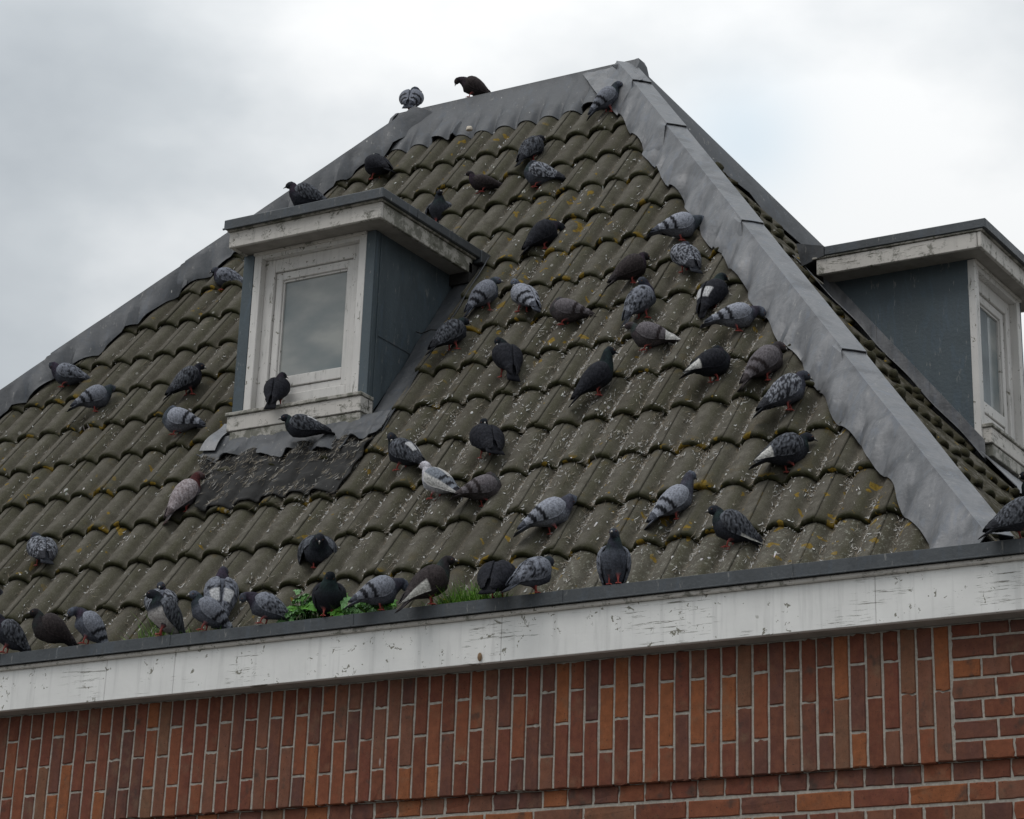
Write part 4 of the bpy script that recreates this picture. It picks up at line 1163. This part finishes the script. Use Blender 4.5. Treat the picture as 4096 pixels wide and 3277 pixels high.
    # legs and feet
    if not sit:
        pink = (.30, .055, .045)
        for sg in (-1, 1):
            vl, fl, cl_ = [], [], []
            def tube(pts, rs, col, K2=7):
                n = len(vl)
                for i, p in enumerate(pts):
                    T = (pts[min(i+1, len(pts)-1)]-pts[max(i-1, 0)]).normalized(); a_ = T.cross(Vector((.31, .93, .2))).normalized(); b_ = T.cross(a_)
                    for k in range(K2):
                        q = 2*pi*k/K2; vl.append(p+a_*rs[i]*cos(q)+b_*rs[i]*sin(q)); cl_.append(col[i] if isinstance(col, list) else col)
                for i in range(len(pts)-1):
                    for k in range(K2): fl.append((n+i*K2+k, n+i*K2+(k+1) % K2, n+(i+1)*K2+(k+1) % K2, n+(i+1)*K2+k))
                fl.append(tuple(n+k for k in range(K2))); fl.append(tuple(n+(len(pts)-1)*K2+k for k in range(K2)))
            ft = Vector((.006+.012*sg*(1 if seed % 3 else -1), sg*.019, .005)); ank = Vector((ft.x-.004, sg*.018, .026)); kn = bp(-.014, -.026*fluff)+Vector((0, sg*.017, 0))
            tube([kn+Vector((.004, 0, .006)), kn.lerp(ank, .35), kn.lerp(ank, .62), ank, ft+Vector((0, 0, .004))], [.022*fluff, .016*fluff, .0080, .0038, .0036], [s['body'], s['body'], lerp3(s['body'], pink, .5), pink, pink])
            for az, ln in ((0, .026), (38, .021), (-38, .021), (180, .015)):
                d = Vector((cos(radians(az)), sin(radians(az)), 0))
                tube([ft, ft+d*ln*.5+Vector((0, 0, .001)), ft+d*ln+Vector((0, 0, -.003))], [.0036, .0028, .0012], pink, 5)
            mesh('leg', vl, fl, MLEG, root, True, cl_)
    return root

def R3(x, v): # a standing point on the front tiles
    return tile_pt(x, v, .0)
def RIM(x): return Vector((x, -.113, .4845))
# place, heading seen in the picture (0 right, 90 away, 180 left, 270 towards the camera), body pitch, pose, colours ...
for k_, d_ in SCH.items():
    for q_ in ('body', 'wing', 'bar', 'neck', 'head', 'tail'):
        f_ = {'pied': 1.12, 'dark': 1., 'bar': .90, 'pale': .95, 'speck': .92, 'check': .90, 'maroon': .95}.get(k_, .80)
        d_[q_] = (d_[q_][0]*f_*.97, d_[q_][1]*f_, d_[q_][2]*f_*1.12)
BIRDS = [
 (Vector((-.223, YB, ZTOP+.009)), 80, 35, 'turnR', 'bar', 1.12, 0, 1., 'grey-blue pigeon with its back turned at the left end of the ridge', None),
 (Vector((.207, YB, ZTOP+.009)), 180, 24, 'down', 'dbrown', 1.05, 0, .98, 'brown pigeon standing alone on the middle of the ridge, facing left', None),
 (R3(1.312, 4.43), 8, 42, 'relax', 'bar', 1.02, 0, 1., 'grey pigeon with a dark breast just below the right end of the ridge', None),
 (R3(.97, 4.04), 32, 46, 'short', 'dcheck', 1.08, 0, 1., 'dark speckled pigeon above the fluffed pale one high on the slope', None),
 (R3(1.125, 3.72), 168, 8, 'tuck', 'speck', 1.15, 0, 1., 'fluffed pale grey pigeon with ruffled feathers preening high on the slope', None),
 (R3(.751, 3.77), 182, 4, 'relax', 'dbrown', .95, 0, .86, 'small dark brown pigeon walking left, high above the front dormer', None),
 (R3(-.156, 4.24), 130, 20, 'tuckR', 'dark', 1.15, 0, 1., 'black fluffed pigeon behind the right end of the front dormer roof', None),
 (Vector((.55, .915, 2.872)), 186, 12, 'short', 'dcheck', 1.10, 1, 1., 'brown-breasted pigeon sitting on the flat roof of the front dormer', None),
 (R3(.529, 3.59), 255, 50, 'relax', 'dcheck', 1.15, 0, .95, 'green-necked pigeon with drooping wings right of the front dormer roof', None),
 (R3(1.409, 3.04), 18, 40, 'down', 'dark', 1.1, 0, 1.05, 'all-dark pigeon facing right, alone above the middle of the slope', None),
 (R3(2.273, 2.82), 8, 12, 'down', 'pale', 1.05, 0, 1.05, 'pale barred pigeon bending its head down beside the right hip lead', None),
 (R3(2.392, 2.50), 115, 38, 'preenR', 'speck', 1.08, 0, 1., 'speckled grey pigeon seen from behind under the pale barred one by the hip', None),
 (R3(2.634, 2.17), 38, 52, 'relax', 'dark', 1.05, 0, 1.05, 'dark upright pigeon with a white shoulder patch close to the right hip', 'patch'),
 (R3(2.119, 2.48), 14, 34, 'short', 'dbrown', 1.05, 0, 1.02, 'dark brown pigeon leaning up the slope left of the speckled grey one', None),
 (R3(1.271, 2.51), 24, 44, 'short', 'bar', 1.03, 0, 1.05, 'clear grey pigeon with black wing bars right beside the front dormer', None),
 (R3(1.54, 2.40), 128, 36, 'preenL', 'pale', 1.05, 0, 1., 'pale grey pigeon seen from behind, second to the right of the front dormer', None),
 (R3(1.843, 2.21), 172, 6, 'tuckR', 'brown', 1.06, 0, .98, 'light brown barred pigeon facing left in the middle of the slope', None),
 (R3(2.279, 2.15), 22, 50, 'tuckR', 'check', 1.10, 0, 1.05, 'fluffed grey and black scaled pigeon above the white-winged brown one', None),
 (R3(2.408, 1.85), 174, 6, 'short', 'brown', 1.06, 0, 1., 'brown-grey pigeon facing left with a white wing tip', 'wingtip'),
 (R3(2.851, 1.89), 6, 12, 'down', 'pale', 1.03, 0, 1.02, 'pale pigeon with two black bars, head bowed at the edge of the hip lead', None),
 (R3(1.23, 2.16), 24, 40, 'short', 'dcheck', 1.06, 0, 1.05, 'dark checkered pigeon just below the grey barred one by the dormer', None),
 (R3(1.657, 1.84), 112, 46, 'preenL', 'dark', 1.10, 0, 1., 'dark pigeon preening its back, alone below the middle of the slope', None),
 (R3(2.256, 1.54), 12, 40, 'alert', 'dark', .98, 0, 1.08, 'slim black pigeon standing tall with a green neck and white cere', None),
 (R3(2.837, 1.52), 14, 20, 'tuck', 'dark', 1.15, 0, 1., 'round black pigeon with long white tail feathers', 'wingtip'),
 (R3(3.107, 1.47), 14, 40, 'short', 'brown', 1.04, 0, 1.05, 'brown-grey barred pigeon with its head touching the hip lead', None),
 (R3(3.29, 1.19), 6, 30, 'short', 'speck', 1.03, 0, 1.08, 'salt and pepper pigeon with a dark head against the hip lead', None),
 (R3(3.392, .79), 8, 20, 'short', 'dcheck', 1.14, 0, 1.08, 'checkered pigeon with purple breast and white wing tip low on the right', 'wingtip'),
 (R3(2.952, .56), 10, 36, 'alert', 'pale', 1.0, 0, .98, 'pale-backed pigeon with a black neck low on the right part of the slope', None),
 (R3(3.275, .31), 176, 26, 'short', 'dcheck', 1.12, 0, 1.05, 'dark speckled pigeon facing left with a thin white wing edge', 'edge'),
 (R3(2.37, .57), 6, 26, 'breast', 'pale', 1.04, 0, 1.1, 'blue-grey pigeon bowing its green neck to preen its breast', None),
 (RIM(2.926), 268, 60, 'relax', 'check', 1.0, 0, 1.0, 'upright pigeon facing the camera alone on the gutter edge', None),
 (R3(1.654, .92), 148, 26, 'relax', 'pied', 1.02, 0, .98, 'white-headed pied pigeon with a black tail', 'pied'),
 (R3(1.922, .85), 14, 14, 'tuck', 'brown', 1.10, 0, .96, 'brown preening pigeon right behind the white-headed one', None),
 (R3(1.811, 1.18), 110, 30, 'tuck', 'dark', 1.15, 0, 1., 'ruffled black pigeon above the white-headed one', None),
 (R3(1.37, 1.17), 148, 26, 'preenL', 'dcheck', 1.10, 0, 1., 'dark pigeon with a pale shoulder right of the black sheet', 'patch'),
 (Vector((.437, .965, 1.882)), 75, 46, 'relax', 'dark', 1.08, 0, .95, 'black pigeon standing on the window sill of the front dormer', None),
 (fp(.702, 1.45, .05), 176, 4, 'short', 'dcheck', 1.06, 1, 1., 'grey-backed pigeon lying on the black sheet under the dormer sill', 'patch'),
 (R3(.161, 1.11), 24, 50, 'relax', 'maroon', 1.03, 0, 1.08, 'maroon-necked pigeon with cream wings left of the black sheet', None),
 (R3(-.567, .83), 115, 28, 'preenL', 'speck', 1.10, 0, 1., 'grey pigeon preening alone far left on the lower slope', None),
 (R3(-1.392, 2.46), 174, 10, 'breast', 'check', 1.08, 0, 1., 'grey checkered pigeon facing left by the left hip lead', None),
 (R3(-.992, 2.14), 18, 24, 'breast', 'bar', 1.12, 0, 1.02, 'pigeon with a purple neck bowing below the checkered one at the left hip', None),
 (R3(-.385, 2.16), 18, 38, 'short', 'dcheck', 1.04, 0, 1., 'speckled pigeon facing right, left of the front dormer window', None),
 (R3(-.239, 1.77), 172, 6, 'tuck', 'pale', 1.18, 0, 1., 'round pale blue-grey fluffed pigeon left of the dormer sill', None),
 (R3(-.767, 3.30), 168, 14, 'short', 'check', 1.06, 0, .98, 'grey pigeon half hidden behind the left corner of the front dormer', None),
 (R3(1.187, .54), 276, 14, 'down', 'dcheck', 1.25, 0, 1., 'puffed-up black and grey pigeon above the leafy weed', None),
 (R3(.434, .31), 96, 36, 'tuck', 'speck', 1.15, 0, 1., 'speckled pigeon seen from behind, hidden by the pale-bellied one', None),
 (RIM(.727), 214, 40, 'short', 'dcheck', 1.05, 0, 1.08, 'dark-winged pigeon with a pale belly on the left part of the gutter', 'belly'),
 (R3(.822, .25), 98, 56, 'relax', 'check', 1.05, 0, 1.08, 'grey pigeon with a white back patch seen from behind at the gutter', 'patch'),
 (RIM(.96), 192, 32, 'short', 'bar', 1.05, 0, 1., 'light-winged pigeon looking left in front of the one with the white patch', None),
 (RIM(1.269), 184, 24, 'down', 'check', 1.05, 0, .98, 'mottled pigeon bending its head on the gutter left of the leafy weed', None),
 (RIM(1.59), 268, 42, 'breast', 'dark', 1.15, 0, 1., 'dark round pigeon with its head on its breast between the leafy weeds', None),
 (RIM(1.851), 16, 20, 'down', 'bar', 1.08, 0, .98, 'barred grey pigeon with lowered head right of the low weed', None),
 (RIM(2.091), 22, 36, 'relax', 'dbrown', 1.05, 0, 1.08, 'dark brown pigeon with long white wing feathers on the gutter', 'primaries'),
 (RIM(2.403), 70, 28, 'breast', 'dark', 1.15, 0, 1., 'hunched charcoal pigeon right of the lush grass on the gutter', None),
 (RIM(2.576), 36, 26, 'short', 'check', 1.05, 0, 1., 'black and pale checkered pigeon sitting right of the hunched charcoal one', None),
 (RIM(.315), 192, 46, 'down', 'bar', 1.04, 0, 1.0, 'dark grey pigeon standing on the gutter left of the thin grass tuft', None),
 (RIM(.089), 200, 22, 'short', 'dbrown', 1.15, 1, 1., 'reddish dark pigeon crouching on the gutter near the left edge', None),
 (RIM(-.145), 196, 34, 'short', 'dcheck', 1.05, 0, 1., 'pigeon half outside the left edge of the photo on the gutter', None),
 (sp_(2.55, 1.22, .0), 194, 40, 'short', 'dark', 1.12, 0, 1.1, 'black pigeon at the right edge below the right dormer window', None),
 (RIM(4.575), 8, 22, 'short', 'dcheck', 1.05, 0, 1.05, 'checkered pigeon at the far right end of the gutter', None),
 (R3(-.775, .57), 182, 16, 'relax', 'dark', 1.0, 0, 1., 'pigeon mostly outside the left edge of the photo on the lower slope', None),
]
tag(litter(), kind='stuff', label='pale moulted feathers, straw and droppings strewn in the tile channels', cat='litter')
for i, (p, phi, pit, pose, sch, fl, sit, sz, lab, wh) in enumerate(BIRDS):
    dr = .9 if 'drooping' in lab or 'puffed' in lab else (.35 if 'ruffled' in lab else 0.)
    pigeon(p, phi, pit, pose, sch, fl, bool(sit), sz*1.0, lab, wh, None, 1.25 if 'ruffled' in lab else 1., i+1, dr)
